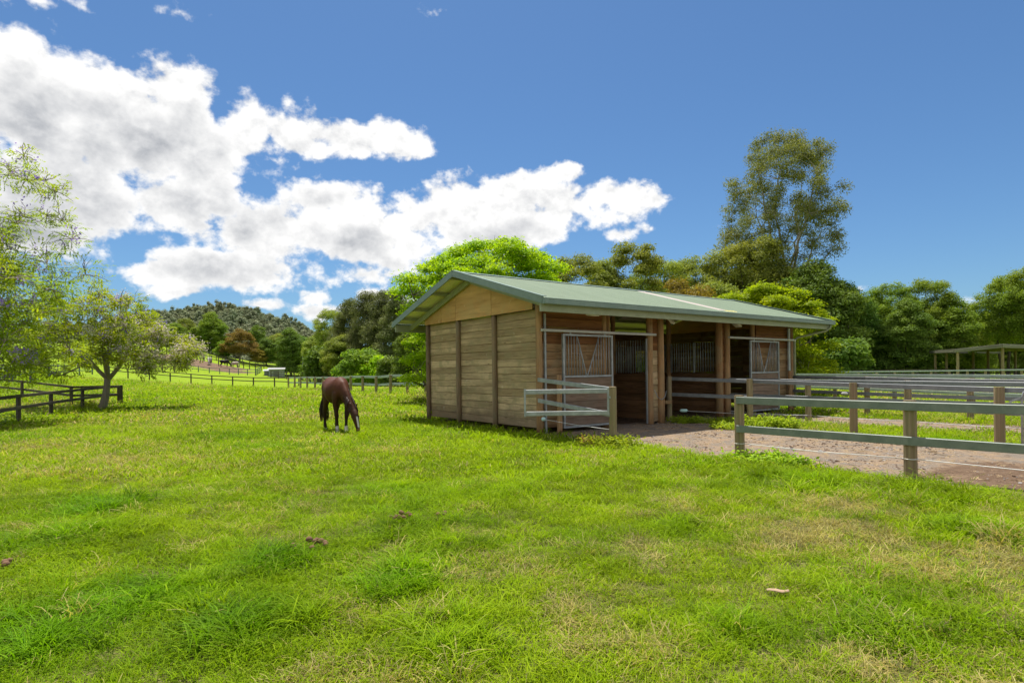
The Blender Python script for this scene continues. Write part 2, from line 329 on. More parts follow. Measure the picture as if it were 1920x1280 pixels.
# ------------------------------------------------------------------ mesh helpers
class MB:
    def __init__(s): s.v = []; s.f = []; s.mi = []
    def add(s, vs, fs, mi=0):
        b = len(s.v); s.v += [tuple(p) for p in vs]; s.f += [tuple(b + i for i in q) for q in fs]; s.mi += [mi] * len(fs)
    def box(s, lo, hi, mi=0):
        (a, b, c), (d, e, f) = lo, hi
        s.add([(a, b, c), (d, b, c), (d, e, c), (a, e, c), (a, b, f), (d, b, f), (d, e, f), (a, e, f)],
              [(0, 3, 2, 1), (4, 5, 6, 7), (0, 1, 5, 4), (1, 2, 6, 5), (2, 3, 7, 6), (3, 0, 4, 7)], mi)
    def bar(s, p, q, w, h, up=(0, 0, 1), mi=0, bev=0):
        p, q = Vector(p), Vector(q); d = (q - p).normalized(); sd = d.cross(Vector(up)).normalized(); u = sd.cross(d)
        if bev:
            a, b = w / 2, h / 2
            ring = [(-a + bev, -b), (a - bev, -b), (a, -b + bev), (a, b - bev), (a - bev, b), (-a + bev, b), (-a, b - bev), (-a, -b + bev)]
        else: ring = [(-w / 2, -h / 2), (w / 2, -h / 2), (w / 2, h / 2), (-w / 2, h / 2)]
        k = len(ring); vs = [c + sd * x + u * y for c in (p, q) for x, y in ring]
        s.add(vs, [tuple(range(k))[::-1], tuple(range(k, 2 * k))] + [(i, (i + 1) % k, k + (i + 1) % k, k + i) for i in range(k)], mi)
    def tube(s, pts, rad, n=8, mi=0, caps=True):
        pts = [Vector(p) for p in pts]; rad = rad if hasattr(rad, '__len__') else [rad] * len(pts)
        vs = []; ref = Vector((0.31, 0.95, 0.1))
        for i, p in enumerate(pts):
            d = (pts[min(i + 1, len(pts) - 1)] - pts[max(i - 1, 0)]).normalized()
            x = d.cross(ref)
            if x.length < .1: x = d.cross(Vector((1, 0, 0)))
            x.normalize(); y = d.cross(x)
            r = rad[i]
            for k in range(n):
                a = 2 * math.pi * k / n; vs.append(p + x * (r * math.cos(a)) + y * (r * math.sin(a)))
        fs = [(i * n + k, i * n + (k + 1) % n, (i + 1) * n + (k + 1) % n, (i + 1) * n + k) for i in range(len(pts) - 1) for k in range(n)]
        if caps: fs += [tuple(range(n))[::-1], tuple((len(pts) - 1) * n + k for k in range(n))]
        s.add(vs, fs, mi)
    def loft(s, rings, n=14, mi=0):                                 # rings: (centre, half width, half height, direction, side)
        vs = []
        for c, rw, rh, d, sd in rings:
            c, d, sd = Vector(c), Vector(d).normalized(), Vector(sd); sd = (sd - d * sd.dot(d)).normalized(); u = sd.cross(d)
            for k in range(n):
                a = 2 * math.pi * k / n; vs.append(c + sd * (rw * math.cos(a)) + u * (rh * math.sin(a)))
        m = len(rings)
        fs = [(i * n + k, i * n + (k + 1) % n, (i + 1) * n + (k + 1) % n, (i + 1) * n + k) for i in range(m - 1) for k in range(n)]
        fs += [tuple(range(n))[::-1], tuple((m - 1) * n + k for k in range(n))]
        s.add(vs, fs, mi)
    def mesh(s, name, mats=(), smooth=False):
        me = bpy.data.meshes.new(name); me.from_pydata(s.v, [], s.f); me.update()
        for m in mats: me.materials.append(m)
        if len(mats) > 1: me.polygons.foreach_set('material_index', s.mi)
        if smooth: me.polygons.foreach_set('use_smooth', [True] * len(me.polygons))
        return me
    def build(s, name, mat, parent=None, smooth=False, loc=(0, 0, 0)):
        me = s.mesh(name, mat if isinstance(mat, (list, tuple)) else [mat], smooth)
        return put(name, me, parent, loc)
def put(name, me, parent=None, loc=(0, 0, 0), rot=None, scale=None):
    o = bpy.data.objects.new(name, me); COL.objects.link(o); o.parent = parent; o.location = loc
    if rot is not None: o.rotation_euler = rot
    if scale is not None: o.scale = scale
    return o
def thing(name, label, cat, loc=(0, 0, 0), rz=0, group=None):
    o = bpy.data.objects.new(name, None); o.empty_display_size = .2; COL.objects.link(o); o.location = loc; o.rotation_euler = (0, 0, rz)
    return tag(o, label, cat, group)
def tag(o, label, cat=None, group=None, kind=None):
    o['label'] = label
    if cat: o['category'] = cat
    if group: o['group'] = group
    if kind: o['kind'] = kind
    return o

def np_mesh(name, V, F, mat):                                       # V (n,3) array, F (m,4) array of quads
    me = bpy.data.meshes.new(name); me.vertices.add(len(V)); me.vertices.foreach_set('co', np.asarray(V, np.float32).ravel())
    m = len(F); k = F.shape[1]; me.loops.add(m * k); me.polygons.add(m)
    me.loops.foreach_set('vertex_index', F.astype(np.int32).ravel()); me.polygons.foreach_set('loop_start', np.arange(0, m * k, k, dtype=np.int32))
    me.update(calc_edges=True)
    for q in (mat if isinstance(mat, (list, tuple)) else [mat]): me.materials.append(q)
    return me

# value noise for terrain, gravel edges and grass patches
_tab = np.random.RandomState(7).rand(256, 256)
def vnoise(x, y):
    x = np.asarray(x, float); y = np.asarray(y, float)
    xi = np.floor(x).astype(int); yi = np.floor(y).astype(int); fx = x - xi; fy = y - yi
    fx = fx * fx * (3 - 2 * fx); fy = fy * fy * (3 - 2 * fy)
    t = lambda a, b: _tab[a & 255, b & 255]
    return (t(xi, yi) * (1 - fx) + t(xi + 1, yi) * fx) * (1 - fy) + (t(xi, yi + 1) * (1 - fx) + t(xi + 1, yi + 1) * fx) * fy
def fbm(x, y, o=4):
    s = 0; a = .5; t = 0
    for k in range(o): s = s + a * vnoise(x * 2 ** k + 17.3 * k, y * 2 ** k + 5.1 * k); t += a; a *= .5
    return s / t

# ------------------------------------------------------------------ terrain
OX, OY, YAW = 0.688, 14.821, 0.942                                   # near corner of the stable and its direction
UD = np.array([math.sin(YAW), math.cos(YAW)]); VD = np.array([-math.cos(YAW), math.sin(YAW)])
def uv_of(x, y): return (x - OX) * UD[0] + (y - OY) * UD[1], (x - OX) * VD[0] + (y - OY) * VD[1]
def xy_of(u, v): return OX + u * UD[0] + v * VD[0], OY + u * UD[1] + v * VD[1]

CP = []
def cp(px, d, z): CP.append((px_ray(px, 700)[0] * d, d, z))
for px, d, z in [(35, 20.7, 0), (224, 29, .12), (134, 29, .1), (41, 31, .42), (-200, 30, .6), (58, 47, 1.45), (91, 54, 1.5), (122, 61, 1.6), (173, 78, 1.75), (240, 72, 1.4),
                 (319, 73, .84), (397, 71, .35), (475, 69, .05), (540, 63, .0), (590, 55, .03), (680, 42, .1), (798, 36, .2), (732, 38.5, .18),
                 (300, 112, 3.1), (327, 113, 2.73), (351, 114, 2.43), (372, 115, 2.17), (392, 115.5, 1.85), (412, 116, 1.7), (447, 117, 1.6), (479, 118, 1.46),
                 (327, 128, 6.6), (340, 130, 6.2), (355, 131, 5.45), (370, 132, 4.96), (383, 134, 4.6), (397, 136, 4.46), (410, 138, 4.23), (434, 142, 3.67), (468, 148, 2.9), (490, 155, 2.5),
                 (370, 165, 8.6), (400, 166, 7.4), (430, 167, 6.2), (460, 168, 5.1), (490, 170, 4.1), (560, 160, 1.2), (684, 75, .05), (726, 75, .05), (640, 120, .2), (800, 120, 0), (540, 118, .8), (520, 95, .5), (420, 95, 1.1), (340, 95, 1.9),
                 (300, 160, 10.5), (200, 110, 5), (60, 75, 3.0), (-300, 60, 3.5), (0, 120, 8), (1300, 60, 0), (1700, 60, 0), (1900, 90, 0), (1100, 120, 0), (1500, 150, 0)]:
    cp(px, d, z)
CP += [(x, y, 0) for x in (-12, -4, 4, 12, 22) for y in (0, 8, 16, 24, 32)] + [(-22, 5, 0), (-30, 0, 0), (40, 10, 0), (60, 40, 0), (0, 40, .05), (10, 50, 0), (30, 45, 0), (-16, 26, 0), (-10, 40, 0), (-18, 50, .1)]
CPA = np.array(CP); _d = np.hypot(CPA[:, None, 0] - CPA[None, :, 0], CPA[:, None, 1] - CPA[None, :, 1])
_A = np.zeros((len(CPA) + 1,) * 2); _A[:-1, :-1] = -_d + np.eye(len(CPA)) * .8; _A[:-1, -1] = 1; _A[-1, :-1] = 1
_w = np.linalg.solve(_A, np.append(CPA[:, 2], 0))
def height(x, y):
    x = np.asarray(x, float); y = np.asarray(y, float); s = np.full(x.shape, _w[-1])
    for (a, b, _), w in zip(CP, _w[:-1]): s = s - w * np.hypot(x - a, y - b)
    near = np.clip((np.hypot(x - 1, y - 10) - 14) / 14, 0, 1)              # the yard itself is level
    far = np.clip(1 - (np.hypot(x, y) - 190) / 160, 0, 1)
    return np.clip(s, -.3, 16) * near * far
def gz(x, y): return float(height(np.array([x]), np.array([y]))[0])
def on(px, d):                                                             # a point of the ground in column px at depth d
    x = px_ray(px, 700)[0] * d; return Vector((x, d, gz(x, d)))
def gpt(px, py):                                                           # where the sight line meets the ground
    r = px_ray(px, py); t = 2.0
    while t < 400 and EYE + r[2] * t > gz(r[0] * t, t): t += .1 if t < 40 else .5
    return Vector((r[0] * t, t, gz(r[0] * t, t)))

def smooth01(x, a, b): t = np.clip((x - a) / (b - a), 0, 1); return t * t * (3 - 2 * t)
def gravel_at(x, y):
    u, v = uv_of(x, y); n = fbm(x * .9, y * .9) - .5
    lim = .05 + .35 * np.sin(v * .5 + .6) * 0 + n * .5
    inyard = smooth01(u, lim - .25, lim + .12) * smooth01(v, -26, -24.5) * (1 - smooth01(v, 5.7, 6.0)) * (1 - smooth01(u, 12.2, 12.6))
    strip = smooth01(u, 5.0 + n, 5.7 + n) * (1 - smooth01(u, 7.6 + n, 8.3 + n))          # worn grass strips between the yards
    lines = .62 + .38 * np.cos(u * 7.5 + 2 * n)
    fr = 1 - smooth01(v, -.9, -.1)
    right = smooth01(u, 10.1 + n * .6, 10.6 + n * .6) * fr
    return np.clip(inyard * (1 - strip * fr * (.3 + .55 * lines)) * (1 - right), 0, 1)
def dirt_at(x, y):
    u, v = uv_of(x, y)
    ins = smooth01(u, -.02, .1) * (1 - smooth01(u, 12, 12.2)) * smooth01(v, .1, .9) * (1 - smooth01(v, 5.8, 6.0))
    foot = (1 - smooth01(np.abs(u + .08), .15, .42)) * smooth01(v, -.1, .3) * (1 - smooth01(v, 5.6, 6.2)) * .8
    mud = smooth01(v, -13, -9.2) * (1 - smooth01(v, -8.6, -7.4)) * smooth01(u, -.1, .5) * (1 - smooth01(u, 2.2, 4)) * .85
    px = lambda a, b: np.exp(-((x - a[0]) ** 2 + (y - a[1]) ** 2) / b ** 2)
    bare = .36 * (px((1.0, 5.6), .35) + px((.2, 6.0), .5) + px((-2.2, 5.6), .4) + px((-3.6, 9.5), .5) + px((3.0, 6.0), .4) + px((-.6, 5.0), .35) + px((-19.5, 22.5), 2.2) + px((3.6, 4.3), .3))
    bx = -x / np.maximum(y, 1)                                              # bearing west of north
    yard = smooth01(y, 117, 119) * (1 - smooth01(y, 131 + (.56 - bx) * 90, 134 + (.56 - bx) * 90)) * smooth01(bx, .435, .45) * (1 - smooth01(bx, .60, .66)) * .9
    return np.clip(np.maximum(np.maximum(ins, mud), np.maximum(np.maximum(foot, bare), yard)), 0, 1)

def axis(lo, hi, step, far, grow):
    a = list(np.arange(lo, hi, step)); s = step; x = hi
    while x < far[1]: a.append(x); s *= grow; x += s
    s = step; x = lo
    while x > far[0]: s *= grow; x -= s; a.insert(0, x)
    return np.array(a)
xs = axis(-9, 15, .13, (-420, 420), 1.09); ys = axis(2, 24, .13, (-60, 900), 1.06)
GX, GY = np.meshgrid(xs, ys); gvx, gvy = GX.ravel(), GY.ravel()
gzv = height(gvx, gvy)
nearw = np.clip(1 - (np.hypot(gvx - 2, gvy - 8) - 30) / 20, 0, 1)
gra = gravel_at(gvx, gvy); dirt = dirt_at(gvx, gvy)
gzv = gzv + nearw * ((fbm(gvx * .8, gvy * .8) - .5) * .06 * (1 - gra) + (fbm(gvx * 5, gvy * 5) - .5) * (.018 + .05 * dirt * (gra > .05)))
nx, ny = len(xs), len(ys); ii = (np.arange(ny - 1)[:, None] * nx + np.arange(nx - 1)[None, :]).ravel()
gme = np_mesh('ground', np.stack([gvx, gvy, gzv], 1), np.stack([ii, ii + 1, ii + nx + 1, ii + nx], 1), M['ground'])
for nm, arr in (('gravel', gra), ('dirt', dirt)):
    a = gme.attributes.new(nm, 'FLOAT', 'POINT'); a.data.foreach_set('value', arr.astype(np.float32))
gme.polygons.foreach_set('use_smooth', np.ones(len(gme.polygons), bool))
ground = put('ground', gme); ground['kind'] = 'structure'; ground['label'] = 'green paddock with gravel and dirt yard before the stable'

# ------------------------------------------------------------------ far hill with its wood
hx = np.linspace(-420, -40, 90); hy = np.linspace(230, 560, 60); HX, HY2 = np.meshgrid(hx, hy)
def hill_h(x, y):
    t = x / np.maximum(y, 1)                                              # ridge profile by bearing, carried through its depth
    prof = np.interp(t, [-1.3, -.95, -.75, -.6, -.53, -.47, -.41, -.36, -.32, -.27, -.2], [20, 24, 32, 40, 45, 44, 38, 31, 24, 14, 2])
    return prof * np.clip((y - 225) / 160, 0, 1) ** .8 * np.clip((700 - y) / 200, 0, 1) + (fbm(x * .02, y * .02) - .5) * 9 - 2
hz = hill_h(HX, HY2); ii = (np.arange(59)[:, None] * 90 + np.arange(89)[None, :]).ravel()
hill = put('hill', np_mesh('hill', np.stack([HX.ravel(), HY2.ravel(), hz.ravel()], 1), np.stack([ii, ii + 1, ii + 91, ii + 90], 1), plain_mat('hill_soil', (.07, .08, .04), .95, 0, .4, .05)))
hill['kind'] = 'structure'; hill['label'] = 'low wooded hill on the left horizon'

# ------------------------------------------------------------------ leaves and trees
def leaf_quads(P, Nrm, size, rng, aspect=.5, droop=0.0):
    """diamond leaves at P with normals near Nrm; returns verts, faces"""
    n = len(P); N = Nrm / np.maximum(np.linalg.norm(Nrm, axis=1, keepdims=True), 1e-6)
    a = rng.normal(size=(n, 3)); a[:, 2] -= droop
    t = a - N * np.sum(a * N, 1, keepdims=True); t /= np.maximum(np.linalg.norm(t, axis=1, keepdims=True), 1e-6)
    b = np.cross(N, t); s = (size * rng.uniform(.65, 1.35, n))[:, None]
    v = np.empty((n, 4, 3)); v[:, 0] = P - t * s; v[:, 1] = P + b * s * aspect + N * s * .12; v[:, 2] = P + t * s; v[:, 3] = P - b * s * aspect + N * s * .12
    return v.reshape(-1, 3), np.arange(4 * n).reshape(-1, 4)

def grow_tree(seed, clumps, n_leaf, size, flat=.75, aspect=.5, trunk_h=2.0, trunk_r=.25, limbs=7, up=.5, shell=2.2, droop=0.0, lean=(0, 0), spread=1.0,
              trunk_mat=None, leaf=None, stems=1, bare=0.0, pad=.8):
    """clumps: list of (x, y, z, r) in tree space. Returns (trunk mesh, crown mesh)."""
    rng = np.random.RandomState(seed); rr = random.Random(seed)
    C = np.array([c[:3] for c in clumps]); Rr = np.array([c[3] for c in clumps])
    tb = MB(); top = Vector((lean[0], lean[1], trunk_h))
    pts_all = []; starts = []
    for st in range(stems):
        off = Vector((rr.uniform(-.5, .5), rr.uniform(-.5, .5), 0)) * (trunk_r * 3 if stems > 1 else 0)
        e = top + off * 3; k = 5
        pts = [off + (e - off) * (i / k) + Vector((rr.uniform(-1, 1), rr.uniform(-1, 1), 0)) * trunk_r * .35 * (0 < i < k) for i in range(k + 1)]
        rad = [trunk_r * (1.35 if i == 0 else 1.0 - .35 * i / k) for i in range(k + 1)]
        pts[0].z = -.15
        tb.tube(pts, rad, 9); starts.append((pts[-1], rad[-1])); pts_all += [(p, r) for p, r in zip(pts[2:], rad[2:])]
    # main limbs to well spread clumps
    idx = [int(np.argmax(C[:, 2]))]
    while len(idx) < min(limbs, len(C)):
        d = np.min(np.linalg.norm(C[:, None] - C[idx][None], axis=2), axis=1); idx.append(int(np.argmax(d)))
    nodes = []
    for q in idx:
        s, sr = starts[rr.randrange(len(starts))] if C[q][2] > trunk_h * .9 else rr.choice(pts_all)
        e = Vector(C[q]); k = 6; bow = Vector((e.x - s.x, e.y - s.y, 0)) * .16
        pts = []
        for i in range(k + 1):
            t = i / k; p = s.lerp(e, t) + bow * math.sin(math.pi * t) * (1 if e.z > s.z else -.2) + Vector((rr.uniform(-1, 1), rr.uniform(-1, 1), rr.uniform(-1, 1))) * .05 * (e - s).length * (0 < i < k)
            pts.append(p)
        r0 = sr * .62; rad = [r0 * (1 - .8 * i / k) for i in range(k + 1)]
        tb.tube(pts, rad, 6, caps=False); nodes += [(p, r) for p, r in zip(pts[1:], rad[1:])]
    NP = np.array([n[0] for n in nodes])
    for q in range(len(C)):
        if q in idx: continue
        j = int(np.argmin(np.linalg.norm(NP - C[q], axis=1) + .6 * np.maximum(0, NP[:, 2] - C[q][2]))); s, sr = nodes[j]; e = Vector(C[q])
        mid = s.lerp(e, .5) + Vector((rr.uniform(-.1, .1), rr.uniform(-.1, .1), rr.uniform(-.05, .12))) * (e - s).length
        tb.tube([s, mid, e], [max(sr * .6, .012), max(sr * .4, .009), .006], 5, caps=False)
    # twigs in each clump
    for q in range(len(C)):
        for _ in range(3 if bare == 0 else int(3 + bare * 6)):
            d = Vector((rr.gauss(0, 1), rr.gauss(0, 1), rr.gauss(.25, .7))).normalized(); e = Vector(C[q]) + d * Rr[q] * rr.uniform(.6, 1.0)
            m_ = Vector(C[q]).lerp(e, .5) + Vector((rr.uniform(-.1, .1),) * 3) * Rr[q]
            tb.tube([C[q], m_, e], [.016 * max(1, trunk_r * 4), .01 * max(1, trunk_r * 4), .004], 4, caps=False)
    tm = tb.mesh('trunk', [trunk_mat or M['bark_grey']], True)
    w = Rr ** 2; w = w / w.sum(); which = rng.choice(len(C), n_leaf, p=w)
    d = rng.normal(size=(n_leaf, 3)); d /= np.linalg.norm(d, axis=1, keepdims=True)
    up_half = rng.rand(n_leaf) < pad; d[:, 2] = np.where(up_half, np.abs(d[:, 2]), d[:, 2])
    rad = rng.rand(n_leaf) ** (1 / shell); P = C[which] + d * (rad * Rr[which])[:, None] * np.array([1, 1, flat])
    # ragged clump outline
    P += (rng.rand(n_leaf, 1) < .12) * d * (Rr[which] * .25)[:, None]
    N = d * .6 + np.array([0, 0, up]) + rng.normal(size=(n_leaf, 3)) * .55
    V, F = leaf_quads(P, N, size, rng, aspect, droop)
    cm = np_mesh('crown', V, F, leaf)
    return tm, cm

def crown_clumps(seed, n, rx, ry, z0, z1, r, shape='round', gap=0.0):
    """n clump centres in a crown between heights z0 and z1 (tree space)"""
    rr = random.Random(seed); out = []; tries = 0
    while len(out) < n and tries < 5000:
        tries += 1; t = rr.random(); a = rr.uniform(0, 2 * math.pi)
        if shape == 'round': w = math.sqrt(max(0, 1 - (2 * t - 1) ** 2)) * .95 + .05
        elif shape == 'dome': w = math.sqrt(max(0, 1 - t ** 2.2))
        elif shape == 'broad': w = (1 - max(0, (t - .35) / .65) ** 3) ** .5
        elif shape == 'cone': w = (1 - t) ** .75 + .1
        elif shape == 'umbrella': w = .35 + .65 * math.sin(math.pi * min(1, .25 + t * .7))
        else: w = .85
        q = math.sqrt(rr.uniform(.12, 1))
        x, y, z = math.cos(a) * rx * w * q, math.sin(a) * ry * w * q, z0 + (z1 - z0) * t
        rad = r * rr.uniform(.7, 1.25)
        if any((x - o[0]) ** 2 + (y - o[1]) ** 2 + (z - o[2]) ** 2 < (gap * (rad + o[3])) ** 2 for o in out): continue
        out.append((x, y, z, rad))
    return out

def plant(meshes, name, label, loc, scale=1.0, rz=0.0, cat='tree', group=None, leaf=None, bark=None, sz=None):
    o = thing(name, label, cat, loc, rz, group); o.scale = (scale, scale, sz or scale)
    t = put('trunk', meshes[0], o); c = put('crown', meshes[1], o)
    for ob, m in ((t, bark), (c, leaf)):
        if m: ob.material_slots[0].link = 'OBJECT'; ob.material_slots[0].material = m
    return o

# base kinds (tree space, metres)
K = {}
K['lime'] = grow_tree(11, crown_clumps(1, 190, 4.7, 4.4, 1.0, 8.2, .82, 'broad', .42), 115000, .074, .55, .55, 1.9, .26, 9, .9, 2.0, leaf=L_LIME, trunk_mat=M['bark_grey'])
K['lime2'] = grow_tree(12, crown_clumps(5, 130, 3.6, 3.4, .9, 5.9, .75, 'broad', .42), 85000, .074, .5, .55, 1.6, .22, 9, .9, 2.0, leaf=L_LIME2, trunk_mat=M['bark_grey'])
K['euc_tall'] = grow_tree(21, crown_clumps(8, 215, 7.6, 6.8, 9.6, 31, 1.25, 'round', .42), 80000, .13, .95, .36, 12.0, .42, 13, .35, 1.7, .5, pad=.45, trunk_mat=M['bark_pale'], leaf=L_EUC, stems=3)
K['euc'] = grow_tree(22, crown_clumps(9, 64, 4.3, 4.1, 6.2, 16.8, 1.35, 'round', .46), 34000, .145, .82, .4, 6.5, .25, 8, .4, 1.8, .4, pad=.6, trunk_mat=M['bark_dark'], leaf=L_EUC2, stems=2)
K['round'] = grow_tree(23, crown_clumps(14, 85, 4.7, 4.5, 1.5, 11.2, 1.4, 'round', .42), 44000, .15, .82, .5, 2.2, .3, 8, .6, 1.9, trunk_mat=M['bark_dark'], leaf=L_MID)
K['thick'] = grow_tree(24, crown_clumps(31, 110, 4.6, 4.2, .9, 12.5, 1.35, 'dome', .40), 54000, .15, .8, .48, 2.4, .3, 9, .5, 1.9, .2, trunk_mat=M['bark_dark'], leaf=L_DARK)
K['casuarina'] = grow_tree(25, crown_clumps(42, 85, 4.6, 4.2, 1.2, 15.0, 1.35, 'cone', .36), 36000, .22, 1.1, .2, 5.0, .26, 10, .2, 1.8, 1.2, trunk_mat=M['bark_dark'], leaf=L_CAS)
K['fan'] = grow_tree(26, crown_clumps(55, 70, 5.2, 5.0, 2.6, 9.6, 1.25, 'dome', .4), 44000, .13, .75, .45, 2.2, .3, 12, .5, 1.6, trunk_mat=M['bark_grey'], leaf=L_RUST, bare=.5)
K['open'] = grow_tree(27, crown_clumps(66, 26, 3.4, 3.0, 7.0, 15.5, 1.35, 'round', .5), 20000, .14, .8, .4, 8.0, .17, 7, .4, 1.7, .4, trunk_mat=M['bark_dark'], leaf=L_EUC2)
K['bush'] = grow_tree(28, crown_clumps(71, 26, 2.0, 1.9, .3, 3.0, .75, 'dome', .35), 9000, .13, .85, .5, .7, .1, 6, .6, 1.9, trunk_mat=M['bark_dark'], leaf=L_MID)

# the two lime-green trees standing right behind the stable
plant(K['lime'], 'lime_green_tree', 'broad lime-green tree rising behind the left end of the stable roof', on(918, 31), 1.0, .4, leaf=L_LIME)
plant(K['lime2'], 'lime_green_tree', 'lower lime-green tree behind the right end of the stable', on(1432, 33), 1.0, 1.9, leaf=L_LIME2)
# the tall gum
plant(K['euc_tall'], 'gum_tree', 'tallest gum tree, open olive crown high above the stable roof', on(1470, 76), 1.02, 2.2)
# row beyond the stable
GB = 'trees beyond the stable'
row = [(1078, 66, 'open', .92, .3, L_EUC2, 'slim dark tree nearest the lime-green tree in the row beyond the stable'),
       (1130, 70, 'open', .93, 1.7, L_EUC2, 'thin open-crowned tree with bare stem left of the tallest row trees'),
       (1192, 70, 'open', 1.06, 2.9, L_EUC2, 'tallest thin-stemmed tree above the stable ridge'),
       (1235, 76, 'euc', .93, .9, L_EUC2, 'olive gum tree just right of the thin-stemmed trees over the ridge'),
       (1300, 78, 'euc', .95, 2.1, L_EUC2, 'olive gum tree in the middle of the row over the ridge'),
       (1378, 76, 'euc', 1.0, 3.6, L_EUC2, 'olive gum tree with clumped crown left of the tallest gum'),
       (1420, 72, 'euc', 1.02, 5.2, L_EUC2, 'olive gum tree overlapping the foot of the tallest gum'),
       (1272, 58, 'fan', 1.0, .5, L_OCHRE, 'ochre-leaved round tree above the stable ridge'),
       (1340, 66, 'round', .92, .6, L_EUC2, 'dull green round tree between ochre tree and tallest gum'),
       (1500, 68, 'round', 1.0, 1.2, L_MID, 'mid-green tree under the tallest gum'),
       (1215, 62, 'bush', 2.2, 2.0, L_EUC2, 'low olive bush just above the ridge beside the ochre tree')]
for px, d, k, s, rz, lf, lb in row: plant(K[k], {'open': 'slender_tree', 'euc': 'gum_tree', 'fan': 'ochre_tree', 'round': 'round_tree', 'bush': 'bush'}[k], lb, on(px, d), s, rz, group=GB, leaf=lf, cat='bush' if k == 'bush' else 'tree')
# dark wood on the right
GR = 'trees of the wood on the right'
wood = [(1535, 66, 'thick', 1.02, .2, L_DARK, 'dark evergreen touching the right lime-green tree'),
        (1588, 70, 'thick', .87, 1.3, L_DARK, 'dark dense tree, second from the stable in the right-hand wood'),
        (1632, 76, 'round', .88, 2.0, L_MID, 'pale green tree set back between two dark ones in the right-hand wood'),
        (1672, 74, 'euc', .70, 2.6, L_MID, 'rounded tree left of the highest one in the right-hand wood'),
        (1738, 72, 'euc', .71, .4, L_MID, 'highest round-topped tree in the middle of the right-hand wood'),
        (1700, 66, 'thick', .68, 3.4, L_DARK, 'dark low tree before the highest tree of the right-hand wood'),
        (1780, 70, 'thick', .74, 4.4, L_MID, 'sloping tree right of the highest tree in the wood'),
        (1822, 76, 'casuarina', .62, 5.0, L_EUC2, 'small grey-green tree in the dip of the right-hand treeline'),
        (1885, 72, 'euc', .72, 1.0, L_MID, 'tall gum above the timber shelter'),
        (1945, 68, 'euc', .76, 2.4, L_MID, 'tall gum cut by the right edge above the shelter'),
        (1905, 82, 'thick', .75, .9, L_DARK, 'dark tree behind the timber shelter'),
        (1650, 88, 'thick', .8, 2.9, L_DARK, 'dark tree deep in the right-hand wood'),
        (1760, 90, 'round', .85, 1.1, L_DARK, 'dark tree behind the highest tree of the wood'),
        (1570, 60, 'bush', 1.5, .7, L_DARK, 'dark bush at the foot of the wood beside the lime-green tree'),
        (1850, 92, 'round', .8, 4.1, L_DARK, 'dark tree behind the dip in the treeline'),
        (1470, 84, 'thick', .9, 4.9, L_DARK, 'dark tree behind the tallest gum trunk'),
        (2010, 74, 'thick', .85, 5.6, L_DARK, 'dark tree beyond the right edge'),
        (2080, 70, 'euc', .85, 3.2, L_MID, 'gum beyond the right edge')]
for px, d, k, s, rz, lf, lb in wood:
    if px > 1960: continue
    plant(K[k], {'thick': 'evergreen_tree', 'euc': 'gum_tree', 'casuarina': 'casuarina_tree', 'round': 'round_tree', 'bush': 'bush'}[k], lb, on(px, d), s, rz, group=GR, leaf=lf, cat='bush' if k == 'bush' else 'tree')
BL = ['bush behind the wood just right of its pale set-back tree', 'bush behind the wood left of its highest tree', 'bush behind the wood under its highest tree', 'bush behind the wood left of the timber shelter posts', 'bush seen between the timber shelter posts', 'rightmost bush behind the timber shelter', 'bush behind the wood by its second dark tree', 'bush behind the wood hidden next to the right lime-green tree']
for i, (px, d, s) in enumerate([(1620, 98, 1.6), (1690, 100, 1.8), (1750, 98, 1.7), (1810, 100, 1.9), (1870, 99, 1.7), (1930, 98, 1.8), (1560, 97, 1.8), (1500, 98, 1.7)]):
    plant(K['bush'], 'bush', BL[i], on(px, d), s, i * 1.3, cat='bush', group='bushes behind the right-hand wood', leaf=L_MID)
# trees in the middle distance, left of the stable
GM = 'trees in the middle distance'
mid = [(690, 92, 'casuarina', .92, .1, L_CAS, 'tallest grey-green casuarina left of the stable'),
       (655, 96, 'casuarina', .88, 1.4, L_CAS, 'grey-green casuarina left of the tallest one'),
       (722, 88, 'casuarina', .90, 2.6, L_CAS, 'dark casuarina beside the left end of the stable roof'),
       (748, 84, 'casuarina', .86, 4.6, L_CAS, 'casuarina partly hidden by the lime-green tree'),
       (622, 104, 'euc', .74, .8, L_EUC2, 'olive gum left of the casuarinas'),
       (640, 92, 'round', .62, 3.0, L_EUC2, 'olive tree at the foot of the casuarinas'),
       (600, 112, 'round', .72, 4.0, L_EUC2, 'olive tree between the grey shed and the casuarinas'),
       (672, 76, 'bush', 1.55, 1.0, L_MID, 'green rounded bush before the casuarinas'),
       (700, 74, 'bush', 1.25, 2.2, L_LIME, 'yellow-green bush before the casuarinas'),
       (740, 72, 'bush', 1.2, 3.2, L_DARK, 'dark low bush beside the stable corner post'),
       (775, 70, 'thick', .55, 1.0, L_DARK, 'dark tree behind the left stable corner'),
       (546, 128, 'thick', .78, 2.0, L_DARK, 'dense dark tree right of the white sheds'),
       (565, 134, 'round', .75, .7, L_DARK, 'dark round tree above the grey shed'),
       (616, 98, 'bush', 2.0, .4, L_DARK, 'very dark bush behind the roof of the open shelter')]
for px, d, k, s, rz, lf, lb in mid: plant(K[k], {'thick': 'evergreen_tree', 'euc': 'gum_tree', 'casuarina': 'casuarina_tree', 'round': 'round_tree', 'bush': 'bush'}[k], lb, on(px, d), s, rz, group=GM, leaf=lf, cat='bush' if k == 'bush' else 'tree')
GH = 'trees on the hillside'
